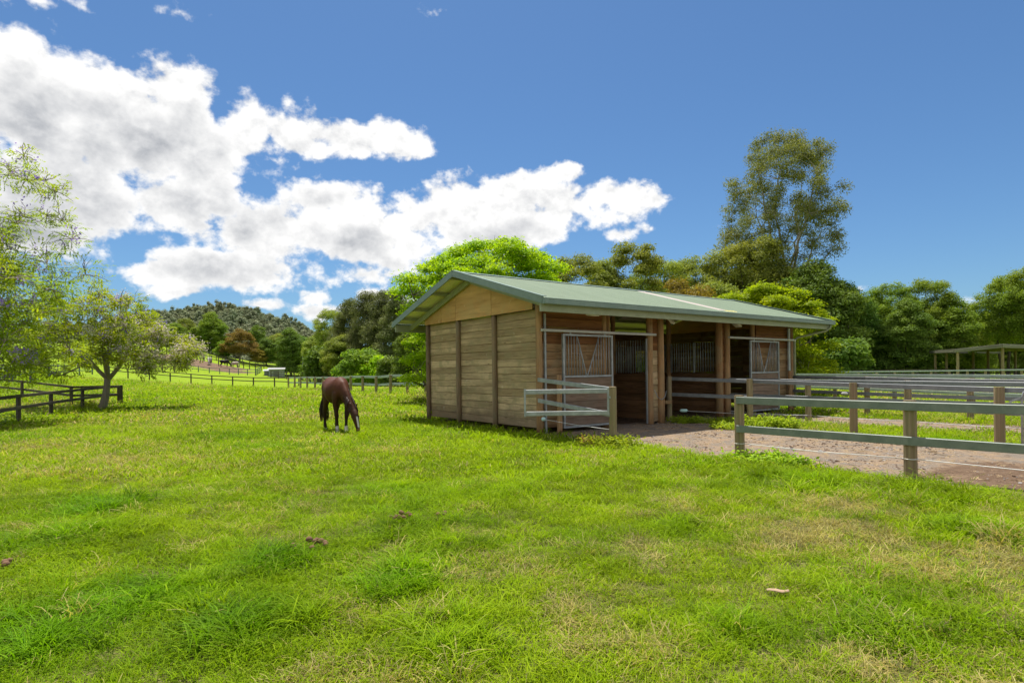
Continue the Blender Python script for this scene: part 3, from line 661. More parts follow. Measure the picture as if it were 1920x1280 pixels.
hl = [(450, 166, 'fan', .90, .3, L_RUST, 'rusty orange-leaved round tree on the hillside'),
      (399, 172, 'thick', .92, 1.0, L_MID, 'tall green tree left of the rusty tree'),
      (368, 172, 'round', .6, 1.9, L_MID, 'small green tree behind the upper fence'),
      (425, 168, 'bush', 1.6, 1.0, L_MID, 'light green bush left of the rusty tree trunk'),
      (483, 182, 'euc', .66, 2.5, L_DARK, 'dark tall tree right of the rusty tree'),
      (500, 172, 'round', .66, .3, L_DARK, 'dark tree between the rusty tree and the white sheds'),
      (484, 168, 'fan', .46, 2.0, L_OCHRE, 'small ochre bush-like tree right of the rusty tree'),
      (520, 176, 'round', .8, 3.3, L_EUC2, 'olive tree behind the white sheds'),
      (350, 178, 'euc', .62, 4.0, L_EUC2, 'olive gum at the top of the hillside paddock'),
      (330, 168, 'round', .6, 5.0, L_MID, 'green tree half hidden by the jacaranda'),
      (285, 165, 'thick', .6, 2.2, L_DARK, 'dark tree behind the jacaranda crown'),
      (535, 190, 'fan', .55, 1.2, L_RUST, 'small orange tree peeping over the dark trees'),
      (592, 165, 'fan', .7, 1.5, L_OCHRE, 'ochre tree behind the grey shed'),
      (240, 165, 'thick', .62, 3.9, L_DARK, 'dark tree far behind the jacaranda trunk'),
      (195, 60, 'euc', .36, 1.1, L_DARK, 'thin dark-topped tree over the jacaranda crown')]
for px, d, k, s, rz, lf, lb in hl[:-1]: plant(K[k], {'thick': 'evergreen_tree', 'euc': 'gum_tree', 'fan': 'rusty_tree' if lf is L_RUST else 'ochre_tree', 'round': 'round_tree', 'bush': 'bush'}[k], lb, on(px, d), s, rz, group=GH, leaf=lf, cat='bush' if k == 'bush' else 'tree')

# jacarandas: open feathery crowns, purple and pale blossom
def jacaranda(name, label, seed, loc, clumps, trunk_h, trunk_r, lean, n_leaf, n_flow, n_pod, pod_dir, fork=True, base=None, leaf=.05):
    rng = np.random.RandomState(seed); rr = random.Random(seed)
    o = thing(name, label, 'tree', loc)
    C = np.array([c[:3] for c in clumps]); Rr = np.array([c[3] for c in clumps]); tb = MB()
    top = Vector((lean[0], lean[1], trunk_h)); b0 = Vector(base or (0, 0, 0))
    pts = [b0.lerp(top, t) + Vector((.06 * math.sin(4 * t), 0, 0)) for t in (0, .2, .45, .7, 1)]; pts[0].z -= .1
    tb.tube(pts, [trunk_r * q for q in (1.35, 1.0, .9, .82, .78)], 10)
    ends = []
    for k in range(4 if fork else 2):
        a = k * 1.7 + rr.uniform(-.3, .3) + seed; e = top + Vector((math.cos(a) * .75, math.sin(a) * .75, rr.uniform(.7, 1.15)))
        tb.tube([top - Vector((0, 0, .05)), top.lerp(e, .5) + Vector((0, 0, -.1)), e], [trunk_r * .62, trunk_r * .5, trunk_r * .4], 7, caps=False); ends.append((e, trunk_r * .4))
    nodes = list(ends)
    order = np.argsort(np.linalg.norm(C - np.array(top), axis=1))
    for q in order:                                                      # crooked branches growing out from what is there already
        e = Vector(C[q]); j = min(range(len(nodes)), key=lambda i: (nodes[i][0] - e).length + (.5 if nodes[i][0].z > e.z + .3 else 0)); s, sr = nodes[j]
        k = 4; prev = []
        for i in range(k + 1):
            t = i / k; p = s.lerp(e, t)
            if 0 < i < k: p += Vector((rr.gauss(0, 1), rr.gauss(0, 1), rr.gauss(0, 1))) * .07 * (e - s).length
            prev.append(p)
        rad = [max(.010, sr * (.8 - .45 * i / k)) for i in range(k + 1)]
        tb.tube(prev, rad, 5, caps=False); nodes += [(p, r) for p, r in zip(prev[2:], rad[2:])]
        for _ in range(7):
            d = Vector((rr.gauss(0, 1), rr.gauss(0, 1), rr.gauss(.2, .8))).normalized(); tip = e + d * Rr[q] * rr.uniform(.7, 1.35)
            tb.tube([e, e.lerp(tip, .5) + Vector((rr.uniform(-.08, .08), rr.uniform(-.08, .08), .05)), tip], [.016, .012, .006], 4, caps=False)
    tb.build('trunk', M['twig'], o, True)
    w = Rr ** 2; w = w / w.sum()
    nf = n_leaf // 12; which = rng.choice(len(C), nf, p=w)               # fronds of paired leaflets
    d = rng.normal(size=(nf, 3)); d /= np.linalg.norm(d, axis=1, keepdims=True)
    base_p = C[which] + d * (rng.rand(nf) ** .5 * Rr[which])[:, None]
    ax = d * np.array([1, 1, .3]) + rng.normal(size=(nf, 3)) * .5; ax[:, 2] -= .15; ax /= np.linalg.norm(ax, axis=1, keepdims=True)
    sd = np.cross(ax, np.array([0, 0, 1.0])); sd /= np.maximum(np.linalg.norm(sd, axis=1, keepdims=True), 1e-5)
    P = []; N = []
    L = rng.uniform(.22, .42, nf)
    for i in range(12):
        t = (i // 2 + 1) / 6.5; sg = 1 if i % 2 else -1
        P.append(base_p + ax * (L * t)[:, None] + sd * (sg * .055) - np.array([0, 0, 1]) * (.12 * t * t * L)[:, None]); N.append(np.cross(ax, sd) + rng.normal(size=(nf, 3)) * .3)
    P = np.concatenate(P); N = np.concatenate(N)
    V, F = leaf_quads(P, N, leaf, rng, .40); put('crown', np_mesh('crown', V, F, L_JAC), o)
    def clusters(nm, n, size, mat, weight, per=14, rad=.11, label=None):
        wgt = w * weight; wgt = wgt / wgt.sum(); wh = rng.choice(len(C), n, p=wgt)
        d = rng.normal(size=(n, 3)); d /= np.linalg.norm(d, axis=1, keepdims=True); c = C[wh] + d * (rng.rand(n) ** .4 * Rr[wh])[:, None]
        P = np.repeat(c, per, 0) + rng.normal(size=(n * per, 3)) * rad * np.array([1, 1, .8]); V, F = leaf_quads(P, rng.normal(size=(n * per, 3)), size, rng, .55)
        ob = put(nm, np_mesh(nm, V, F, mat), o); ob['label'] = label
    dirw = np.clip((C[:, 0] - b0.x) * pod_dir, .02, None) ** 1.2
    if n_flow: clusters('blossom', n_flow, .05, L_FLOW, np.exp(-np.abs((C[:, 0] - b0.x) * 1.0 + .8 * pod_dir) * .35) + .1, 14, .10, 'scattered clusters of purple jacaranda flowers')
    if n_pod: clusters('pale_blossom', n_pod, .045, L_POD, dirw, 16, .12, 'pale pinkish-white faded blossom on the outer twigs')
    return o
J1 = gpt(190, 768); jd = J1.y
rr = random.Random(3); cl = []
JO = [(-2.6, 2.9, .75), (-1.6, 3.6, .8), (-.4, 4.2, .8), (.8, 4.3, .75), (1.7, 3.9, .75), (2.6, 3.4, .7), (3.3, 2.9, .62), (3.9, 2.55, .5), (2.9, 2.3, .6), (1.9, 2.4, .62), (-2.2, 2.2, .65), (-1.2, 2.8, .7), (.2, 3.2, .75), (1.1, 3.0, .7),
      (-3.2, 2.3, .6), (-.6, 5.0, .6), (.4, 5.3, .55), (-1.6, 4.9, .6), (-2.6, 4.6, .55), (1.4, 4.9, .5), (.4, 2.4, .55), (-1.7, 1.75, .4), (2.2, 1.85, .45), (3.5, 2.0, .42), (-2.8, 3.6, .6)]
for x, z, r in JO:
    for k in range(2): cl.append((x + rr.uniform(-.3, .3), rr.uniform(-2.0, 2.0) * (1 - abs(x) / 6), z + rr.uniform(-.2, .2), r * rr.uniform(.75, 1.0)))
jacaranda('jacaranda_tree', 'jacaranda with forked grey trunk standing beside the dark mesh fence', 5, J1, cl, 1.45, .17, (.28, .1), 46000, 210, 420, 1, True, leaf=.056)
J2 = Vector((-19.6, 19.2, 0)); cl = []; rr = random.Random(9)
for z, xr, n in [(2.1, (1.0, 4.4), 8), (2.8, (.6, 4.9), 11), (3.6, (.4, 5.0), 12), (4.5, (.4, 4.8), 13), (5.4, (.4, 4.4), 13), (6.3, (.4, 4.2), 12), (7.2, (.4, 3.9), 12), (8.1, (.2, 3.5), 10), (9.0, (0, 3.0), 8)]:
    for k in range(n): cl.append((rr.uniform(*xr), rr.uniform(-1.8, 2.2), z + rr.uniform(-.35, .35), rr.uniform(.45, .8) * (1 if z < 6 else .75)))
jacaranda('jacaranda_tree', 'taller jacaranda cut by the left edge with purple flowers', 8, J2, cl, 1.6, .2, (.55, .15), 78000, 320, 40, -1, True, leaf=.044)

# forest on the hill: a mass nobody could count
def points_object(name, P, rot, scl, idx, coll, attrs=None, label=None):
    me = bpy.data.meshes.new(name); me.vertices.add(len(P)); me.vertices.foreach_set('co', np.asarray(P, np.float32).ravel())
    for nm, arr, tp, fld in [('rot', rot, 'FLOAT_VECTOR', 'vector'), ('scl', scl, 'FLOAT_VECTOR', 'vector'), ('idx', idx, 'INT', 'value')] + [(k, v, 'FLOAT', 'value') for k, v in (attrs or {}).items()]:
        a = me.attributes.new(nm, tp, 'POINT'); a.data.foreach_set(fld, np.asarray(arr, np.int32 if tp == 'INT' else np.float32).ravel())
    o = put(name, me); gn = bpy.data.node_groups.new(name + '_nodes', 'GeometryNodeTree')
    gn.interface.new_socket('Geometry', in_out='INPUT', socket_type='NodeSocketGeometry'); gn.interface.new_socket('Geometry', in_out='OUTPUT', socket_type='NodeSocketGeometry')
    a = gn.nodes.new('NodeGroupInput'); b = gn.nodes.new('NodeGroupOutput'); ip = gn.nodes.new('GeometryNodeInstanceOnPoints')
    ci = gn.nodes.new('GeometryNodeCollectionInfo'); ci.inputs['Collection'].default_value = coll; ci.inputs['Separate Children'].default_value = True; ci.inputs['Reset Children'].default_value = True
    def na(nm, tp):
        q = gn.nodes.new('GeometryNodeInputNamedAttribute'); q.data_type = tp; q.inputs['Name'].default_value = nm; return q.outputs['Attribute']
    gn.links.new(a.outputs[0], ip.inputs['Points']); gn.links.new(ci.outputs[0], ip.inputs['Instance']); ip.inputs['Pick Instance'].default_value = True
    gn.links.new(na('idx', 'INT'), ip.inputs['Instance Index']); gn.links.new(na('rot', 'FLOAT_VECTOR'), ip.inputs['Rotation']); gn.links.new(na('scl', 'FLOAT_VECTOR'), ip.inputs['Scale'])
    gn.links.new(ip.outputs[0], b.inputs[0]); md = o.modifiers.new('scatter', 'NODES'); md.node_group = gn
    o['kind'] = 'stuff'; o['label'] = label; return o
def source(coll, meshes):
    for i, (nm, me) in enumerate(meshes):
        o = bpy.data.objects.new('%s' % nm, me); coll.objects.link(o)
rng = np.random.RandomState(4)
hc = bpy.data.collections.new('hill_crowns'); src = []
for k in range(4):
    C = np.array(crown_clumps(80 + k, 9, 3.0, 3.0, 1.5, 7.5, 1.5, 'dome', .4)); w = rng.choice(len(C), 900); d = rng.normal(size=(900, 3)); d /= np.linalg.norm(d, axis=1, keepdims=True)
    V, F = leaf_quads(C[w, :3] + d * (rng.rand(900, 1) ** .4) * C[w, 3:4], d + np.array([0, 0, .5]), .42, rng, .6); src.append(('crown_%c' % (97 + k), np_mesh('hill_crown', V, F, L_HILL)))
source(hc, src)
n = 20000; x = rng.uniform(-415, -50, n); y = 235 + 320 * rng.rand(n); P = np.stack([x, y, hill_h(x, y) - .5], 1)
keep = (x / y > -1.15) & (x / y < -.17) & (y < 480); P = P[keep]; n = len(P); s = rng.uniform(.3, .6, n) + (rng.rand(n) < .2) * rng.uniform(.1, .5, n)
points_object('hill_forest', P, np.stack([0 * s, 0 * s, rng.uniform(0, 6.28, n)], 1), np.stack([s, s, s * rng.uniform(.9, 1.35, n)], 1), rng.randint(0, 4, n), hc, label='dense eucalypt forest covering the far hill')

# ------------------------------------------------------------------ the stable (local x = along the front, y = to the back)
UL, VL = 12.03, 5.85
ST = thing('stable', 'timber plank horse stable with faded green corrugated gable roof', 'stable', (OX, OY, 0), math.pi / 2 - YAW)
rs = random.Random(17)
EV, EZ, RZ = 1.09, 3.27, 4.45; SL = (RZ - EZ) / (VL / 2 + EV)
def roof_z(v): return EZ + SL * (v + EV) if v <= VL / 2 else RZ - SL * (v - VL / 2)

# shared plank shapes: unit length 1 m along x, slightly warped edges, thickness along y, height along z
def plank_mesh(seed, mat, L=1.0, h=.2, t=.045, nseg=6):
    r = random.Random(seed); mb = MB(); vs = []
    for i in range(nseg + 1):
        x = (i / nseg - .5) * L; a = h / 2 - .001 + r.uniform(-.004, .001); b = -h / 2 + .001 + r.uniform(-.001, .004); o = r.uniform(-.004, .004); bv = .010
        vs += [(x, -t / 2 + o, b + bv), (x, -t / 2 + o, a - bv), (x, -t / 2 + bv + o, a), (x, t / 2 + o, a), (x, t / 2 + o, b), (x, -t / 2 + bv + o, b)]
    k = 6; fs = [(i * k + j, (i + 1) * k + j, (i + 1) * k + (j + 1) % k, i * k + (j + 1) % k) for i in range(nseg) for j in range(k)]
    fs += [tuple(range(k)), tuple(nseg * k + j for j in range(k))[::-1]]
    mb.add(vs, fs); return mb.mesh('plank', [mat])
_pl = {}
def plank(parent, mat, p, q, z, h, out=1, t=.045, name='plank'):
    """plank between local points p and q (x, y), centre height z; its face looks to the left of p->q when out=-1"""
    L = math.hypot(q[0] - p[0], q[1] - p[1]); key = (mat, round(L, 1), round(h, 2), t)
    if key not in _pl: _pl[key] = [plank_mesh(len(_pl) * 7 + i, M[mat], L, h, t) for i in range(3)]
    a = math.atan2(q[1] - p[1], q[0] - p[0]); me = rs.choice(_pl[key])
    o = put(name, me, parent, ((p[0] + q[0]) / 2 + rs.uniform(-.004, .004) * math.sin(a), (p[1] + q[1]) / 2 + rs.uniform(-.004, .004) * math.cos(a), z), (rs.uniform(-.01, .01), rs.uniform(-.0025, .0025), a + (math.pi if out < 0 else 0)))
    return o
def plank_wall(parent, mat, p, q, z0, z1, h=.205, t=.045, out=1, mats=None):
    n = max(1, round((z1 - z0) / h)); hh = (z1 - z0) / n; zz = z0; hs = [hh * rs.uniform(.9, 1.1) for _ in range(n)]; k = (z1 - z0) / sum(hs)
    for i in range(n):
        hi = round(hs[i] * k, 2); plank(parent, mats(zz) if mats else mat, p, q, zz + hi / 2, hi, out, t); zz += hi
def pole_mesh(r, h, mat, seed=0, n=12):
    g_ = random.Random(seed); mb = MB(); k = 6; bx, by = g_.uniform(-.012, .012), g_.uniform(-.012, .012)
    pts = [(bx * math.sin(math.pi * i / k), by * math.sin(math.pi * i / k), h * i / k) for i in range(k + 1)]
    rad = [r * (1.05 - .08 * i / k + g_.uniform(-.02, .02)) for i in range(k + 1)]
    pts.append((0, 0, h + .008)); rad.append(r * .8)
    mb.tube(pts, rad, n); return mb.mesh('post', [mat], False)
def pole(parent, x, y, h, r, mat='post_brown', z=-.02, name='post', seed=None):
    me = pole_mesh(r, h, M[mat], seed if seed is not None else rs.randrange(999))
    for pl in me.polygons: pl.use_smooth = len(pl.vertices) == 4
    return put(name, me, parent, (x, y, z), (0, 0, rs.uniform(0, 6)))

# left gable wall
B = VL / 3
for i in range(4): pole(ST, -.03 + (.03 if i == 0 else 0), i * B if i < 3 else VL, 3.42 if i in (0,) else 3.2, .088 if i == 0 else .076, 'post_brown' if i == 0 else 'post_gable')
for i in range(3): plank_wall(ST, 'plank_grey', (.045, (i + 1) * B), (.045, i * B), .14, 3.17, out=1)
mb = MB()
def ply(v0, v1, u=-.125, t=.014, gap=.009):
    v0 += gap; v1 -= gap; prof = [(v0, 3.16)] + [(v0, roof_z(v0) - .10)]
    if v0 < VL / 2 < v1: prof.append((VL / 2, RZ - .10))
    prof += [(v1, roof_z(v1) - .10), (v1, 3.16)]
    k = len(prof); m_ = MB(); m_.add([(u, a, b) for a, b in prof] + [(u + t, a, b) for a, b in prof], [tuple(range(k)), tuple(range(k, 2 * k))[::-1]] + [(j, k + j, k + (j + 1) % k, (j + 1) % k) for j in range(k)])
    m_.build('plywood_panel', M['ply'], ST)
for a, b in ((.09, B), (B, 2 * B), (2 * B, 4.78), (4.78, VL + .05)): ply(a, b)
# right gable wall
for i in range(4): pole(ST, UL + .03 - (.03 if i == 0 else 0), i * B if i < 3 else VL, 3.2, .09, 'post_brown')
for i in range(3): plank_wall(ST, 'plank_brown', (UL - .045, i * B), (UL - .045, (i + 1) * B), .2, 3.17)
m_ = MB(); pr = [(0.05, 3.16), (.05, roof_z(.05) - .1), (VL / 2, RZ - .1), (VL - .05, roof_z(VL - .05) - .1), (VL - .05, 3.16)]; k = 5
m_.add([(UL + .10, a, b) for a, b in pr] + [(UL + .115, a, b) for a, b in pr], [tuple(range(k))[::-1], tuple(range(k, 2 * k))] + [(j, (j + 1) % k, k + (j + 1) % k, k + j) for j in range(k)]); m_.build('plywood_panel', M['ply'], ST)

# back wall: three bays, light gap under the roof, window opening in the right bay
for u in (4.1, 7.9): pole(ST, u, VL, 3.4, .09)
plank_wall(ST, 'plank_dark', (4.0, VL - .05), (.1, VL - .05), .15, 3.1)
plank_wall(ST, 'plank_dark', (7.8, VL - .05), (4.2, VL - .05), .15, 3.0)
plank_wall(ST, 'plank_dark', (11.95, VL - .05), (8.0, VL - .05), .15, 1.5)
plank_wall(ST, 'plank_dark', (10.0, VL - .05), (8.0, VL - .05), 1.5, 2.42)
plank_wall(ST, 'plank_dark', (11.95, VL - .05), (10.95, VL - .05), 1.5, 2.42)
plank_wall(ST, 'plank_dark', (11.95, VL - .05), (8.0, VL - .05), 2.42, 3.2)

# front walls
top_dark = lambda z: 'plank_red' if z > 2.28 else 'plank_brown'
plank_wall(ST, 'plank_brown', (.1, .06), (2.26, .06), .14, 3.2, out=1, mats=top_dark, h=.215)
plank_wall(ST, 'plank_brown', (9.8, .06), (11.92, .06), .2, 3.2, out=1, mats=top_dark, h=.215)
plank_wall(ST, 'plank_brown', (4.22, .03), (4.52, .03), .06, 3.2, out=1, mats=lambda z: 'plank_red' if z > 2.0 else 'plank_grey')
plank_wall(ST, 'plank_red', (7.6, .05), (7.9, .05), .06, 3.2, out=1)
for u, v, r in ((2.36, .07, .085), (2.6, .16, .075), (4.14, -.02, .095), (4.62, -.02, .105), (7.53, -.02, .115), (7.98, -.02, .105), (9.66, .1, .085)): pole(ST, u, v, 3.35, r)
for u in (.45, 11.5): pole(ST, u, -.24, 1.5, .07, 'post_brown', name='door_guide_post')
for u, w in ((.145, .026), (11.78, .06)):
    m_ = MB(); m_.bar((u, -.06, .02), (u, -.06, 3.05), w * 2, .05, up=(0, 1, 0)); m_.build('steel_channel', M['galv'], ST)
for u in (4.0, 8.1):
    m_ = MB(); m_.bar((u, -.02, .02), (u, -.02, 2.5), .03, .05, up=(0, 1, 0)); m_.build('steel_channel', M['galv'], ST)

# sliding doors
def frame_bar(mb_, a, b, w=.045): mb_.bar(a, b, w, w, up=(0, 1, 0))
def sliding_door(u0, lab):
    d = bpy.data.objects.new('sliding_door', None); COL.objects.link(d); d.parent = ST; d.location = (u0, -.13, .11); d['label'] = lab
    Wd, Hd, mid = 1.81, 2.44, 1.335
    f = MB()
    for x in (.03, Wd - .03): frame_bar(f, (x, 0, 0), (x, 0, Hd), .06)
    for z in (.025, mid, Hd - .025): frame_bar(f, (.06, 0, z), (Wd - .06, 0, z), .05)
    f.build('frame', M['galv'], d)
    z0, z1 = mid + .02, Hd - .04; xa, xb, xm = .50, 1.30, .845
    v_ = MB(); v_.tube([(xa, -.012, z1), (xm - .035, -.012, z0 + .05), (xm - .012, -.012, z0 + .012), (xm + .012, -.012, z0 + .012), (xm + .035, -.012, z0 + .05), (xb, -.012, z1)], .016, 8); v_.build('feed_gap_bar', M['galv'], d, True)
    x = .11
    while x < Wd - .08:
        zt = z1
        if xa < x < xm: zt = z1 - (x - xa) / (xm - xa) * (z1 - z0)
        if xm <= x < xb: zt = z1 - (xb - x) / (xb - xm) * (z1 - z0)
        if zt - z0 > .06:
            b = MB(); b.tube([(x, 0, z0), (x, 0, zt)], .0125, 6); b.build('bar', M['galv'], d, True)
        x += .098
    zz = .05
    for i in range(6):
        h = (mid - .08) / 6; o = plank(d, 'plank_door', (.06, .02), (Wd - .06, .02), zz + h / 2, round(h, 2)); zz += h
    for x in (.28, 1.53):
        r_ = MB(); r_.bar((x, 0, Hd - .02), (x, 0, Hd + .09), .05, .012, up=(0, 1, 0)); r_.build('roller_hanger', M['galv'], d)
sliding_door(.67, 'left sliding stable door with vee-shaped feed gap in its bars')
sliding_door(9.14, 'right sliding stable door with vee-shaped feed gap in its bars')
for a, b in ((-.02, 4.28), (7.92, 12.07)):
    m_ = MB(); m_.bar((a, -.14, 2.625), (b, -.14, 2.615), .065, .07, bev=.01); m_.build('door_track', M['white'], ST)

# stall partitions: boards below, bar grilles above
def partition(u, v0, v1, lab):
    d = bpy.data.objects.new('partition', None); COL.objects.link(d); d.parent = ST; d.location = (u, 0, 0); d['label'] = lab
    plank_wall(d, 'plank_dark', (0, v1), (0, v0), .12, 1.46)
    f = MB()
    for z in (1.49, 2.5): frame_bar(f, (0, v0, z), (0, v1, z), .045)
    for v in (v0 + .02, (v0 + v1) / 2, v1 - .02): f.bar((0, v, 1.47), (0, v, 2.5), .045, .045, up=(1, 0, 0))
    f.build('grille_frame', M['galv'], d); v = v0 + .1
    while v < v1 - .05:
        b = MB(); b.tube([(0, v, 1.5), (0, v, 2.5)], .0135, 6); b.build('bar', M['galv'], d, True); v += .1
partition(4.25, .12, 3.0, 'left stall partition of dark boards with steel bars above')
partition(4.25, 3.0, VL - .1, 'rear part of the left stall partition')
partition(7.76, .16, 2.12, 'right stall partition of dark boards with steel bars above')
partition(7.76, 2.3, VL - .1, 'rear part of the right stall partition')
pole(ST, 7.76, 2.2, 3.9, .085); pole(ST, 4.25, 1.55, 3.8, .07); pole(ST, 4.25, 3.0, 4.2, .08)
m_ = MB(); m_.tube([(7.6, 2.34, .2), (7.6, 2.34, 2.62), (7.6, 2.42, 2.68), (7.6, 3.1, 2.68), (7.6, 3.18, 2.6), (7.6, 3.18, .2)], .018, 8); m_.build('gate_frame', M['galv'], ST, True)
# rope and rail bits by the middle posts
m_ = MB(); m_.tube([(4.22, -.12, 1.0), (4.34, -.14, .78), (4.5, -.15, .70), (4.66, -.14, .78), (4.78, -.1, .96)], .012, 6); m_.build('hanging_rope', M['galv'], ST, True)
m_ = MB(); m_.bar((4.72, -.1, .62), (5.25, .1, .6), .05, .1); m_.build('brace', M['post_brown'], ST)

# roof
def corrugated(v0, v1, mat, name, u0=-.76, u1=12.86, dz=0.0, amp=.012, pitch=.08, per=6):
    n = int(round((u1 - u0) / pitch * per)); U = np.linspace(u0, u1, n + 1); A = amp * np.sin(2 * np.pi * (U - u0) / pitch)
    rows = [v0 + (v1 - v0) * t for t in np.linspace(0, 1, 5)]
    V = np.concatenate([np.stack([U, np.full(n + 1, v), roof_z(v) + dz + A], 1) for v in rows]); i = np.concatenate([np.arange(n) + r * (n + 1) for r in range(len(rows) - 1)])
    F = np.stack([i, i + 1, i + n + 2, i + n + 1], 1)
    if v1 < v0: F = F[:, ::-1]
    me = np_mesh(name, V, F, mat); me.polygons.foreach_set('use_smooth', np.ones(len(me.polygons), bool)); return put(name, me, ST)
corrugated(-EV - .02, VL / 2 - .01, M['roof'], 'roof_sheet')
corrugated(VL + EV + .02, VL / 2 + .01, M['roof'], 'roof_sheet')
# aged skylight strip and tape mark
corrugated(-EV + .5, VL / 2 - .15, M['strip'], 'skylight_strip', 6.76, 7.16, .006)
o = corrugated(-EV + .36, -EV + .5, plain_mat('yellow_patch', (.5, .42, .05), .6), 'roof_patch', 7.0, 7.5, .007)
m_ = MB()
for s_ in (1, -1):
    a = Vector((-.78, VL / 2, RZ + .035)); b = Vector((12.88, VL / 2, RZ + .035)); dv_ = Vector((0, s_ * .17, -SL * .17))
    vs = [a, b, b + dv_, a + dv_]; m_.add([p for p in vs] + [p - Vector((0, 0, .012)) for p in vs], [(0, 1, 2, 3), (4, 7, 6, 5), (0, 4, 5, 1), (2, 6, 7, 3), (1, 5, 6, 2), (3, 7, 4, 0)])
m_.build('ridge_cap', M['trim'], ST)
for u, s_ in ((-.775, -1), (12.875, 1)):
    for v0, v1 in ((-EV - .04, VL / 2), (VL + EV + .04, VL / 2)):
        m_ = MB(); a = (u, v0, roof_z(max(-EV, min(VL + EV, v0))) - .045); b = (u, v1, RZ - .045); m_.bar(a, b, .03, .165); m_.bar((u - s_ * .05, v0, a[2] + .094), (u - s_ * .05, v1, b[2] + .094), .13, .012); m_.build('barge_capping', M['trim'], ST)
for v, s_ in ((-EV - .07, -1), (VL + EV + .07, 1)):
    m_ = MB(); z = EZ - .065
    m_.box((-.78, v - .055, z - .065), (12.88, v + .055, z - .055)); m_.box((-.78, v + s_ * .055 - .006, z - .055), (12.88, v + s_ * .055 + .006, z + .062)); m_.box((-.78, v - s_ * .055 - .006, z - .055), (12.88, v - s_ * .055 + .006, z + .05))
    for u in (-.782, 12.87): m_.box((u, v - .055, z - .055), (u + .012, v + .055, z + .06))
    m_.tube([(-.78, v + s_ * .058, z + .062), (12.88, v + s_ * .058, z + .062)], .012, 6)
    m_.build('gutter', M['trim'], ST)
    m_ = MB(); m_.box((-.74, v - s_ * .16 - .035, EZ - .29), (12.84, v - s_ * .16 + .035, EZ - .06)); m_.build('eave_beam', M['steel_green'], ST)
for v in (.35, 1.6, VL - .35, VL - 1.6, VL / 2 - .2, VL / 2 + .2, -.45, VL + .45):
    m_ = MB(); z = roof_z(v) - .07; m_.box((-.74, v - .03, z - .055), (12.84, v + .03, z + .045)); m_.build('purlin', M['steel_green'], ST)
for u in (-.20, 4.35, 7.86, UL + .2):
    for v0, v1 in ((-EV + .12, VL / 2), (VL + EV - .12, VL / 2)):
        m_ = MB(); m_.bar((u, v0, roof_z(v0) - .205), (u, v1, RZ - .205), .07, .16); m_.build('rafter', M['steel_green'], ST)
# downpipe at the right end, floodlights under the eave
m_ = MB(); m_.tube([(12.72, -1.12, 3.16), (12.72, -1.10, 3.02), (12.66, -1.0, 2.93), (12.28, -.12, 2.72), (12.2, -.05, 2.6), (12.2, -.05, .1)], .045, 8); m_.build('downpipe', M['steel_green'], ST, True)
for u, v, rx, rz in ((1.15, -.78, .1, 0), (4.62, -.45, .9, .4), (7.95, -.42, .7, 1.1)):
    m_ = MB(); m_.box((-.16, -.10, -.03), (.16, .10, .02)); m_.box((-.13, -.075, -.045), (.13, .075, -.03)); m_.box((-.02, -.02, .02), (.02, .02, .12)); o = m_.build('floodlight', M['lamp'], ST); o.location = (u, v, 3.02); o.rotation_euler = (rx, 0, rz)

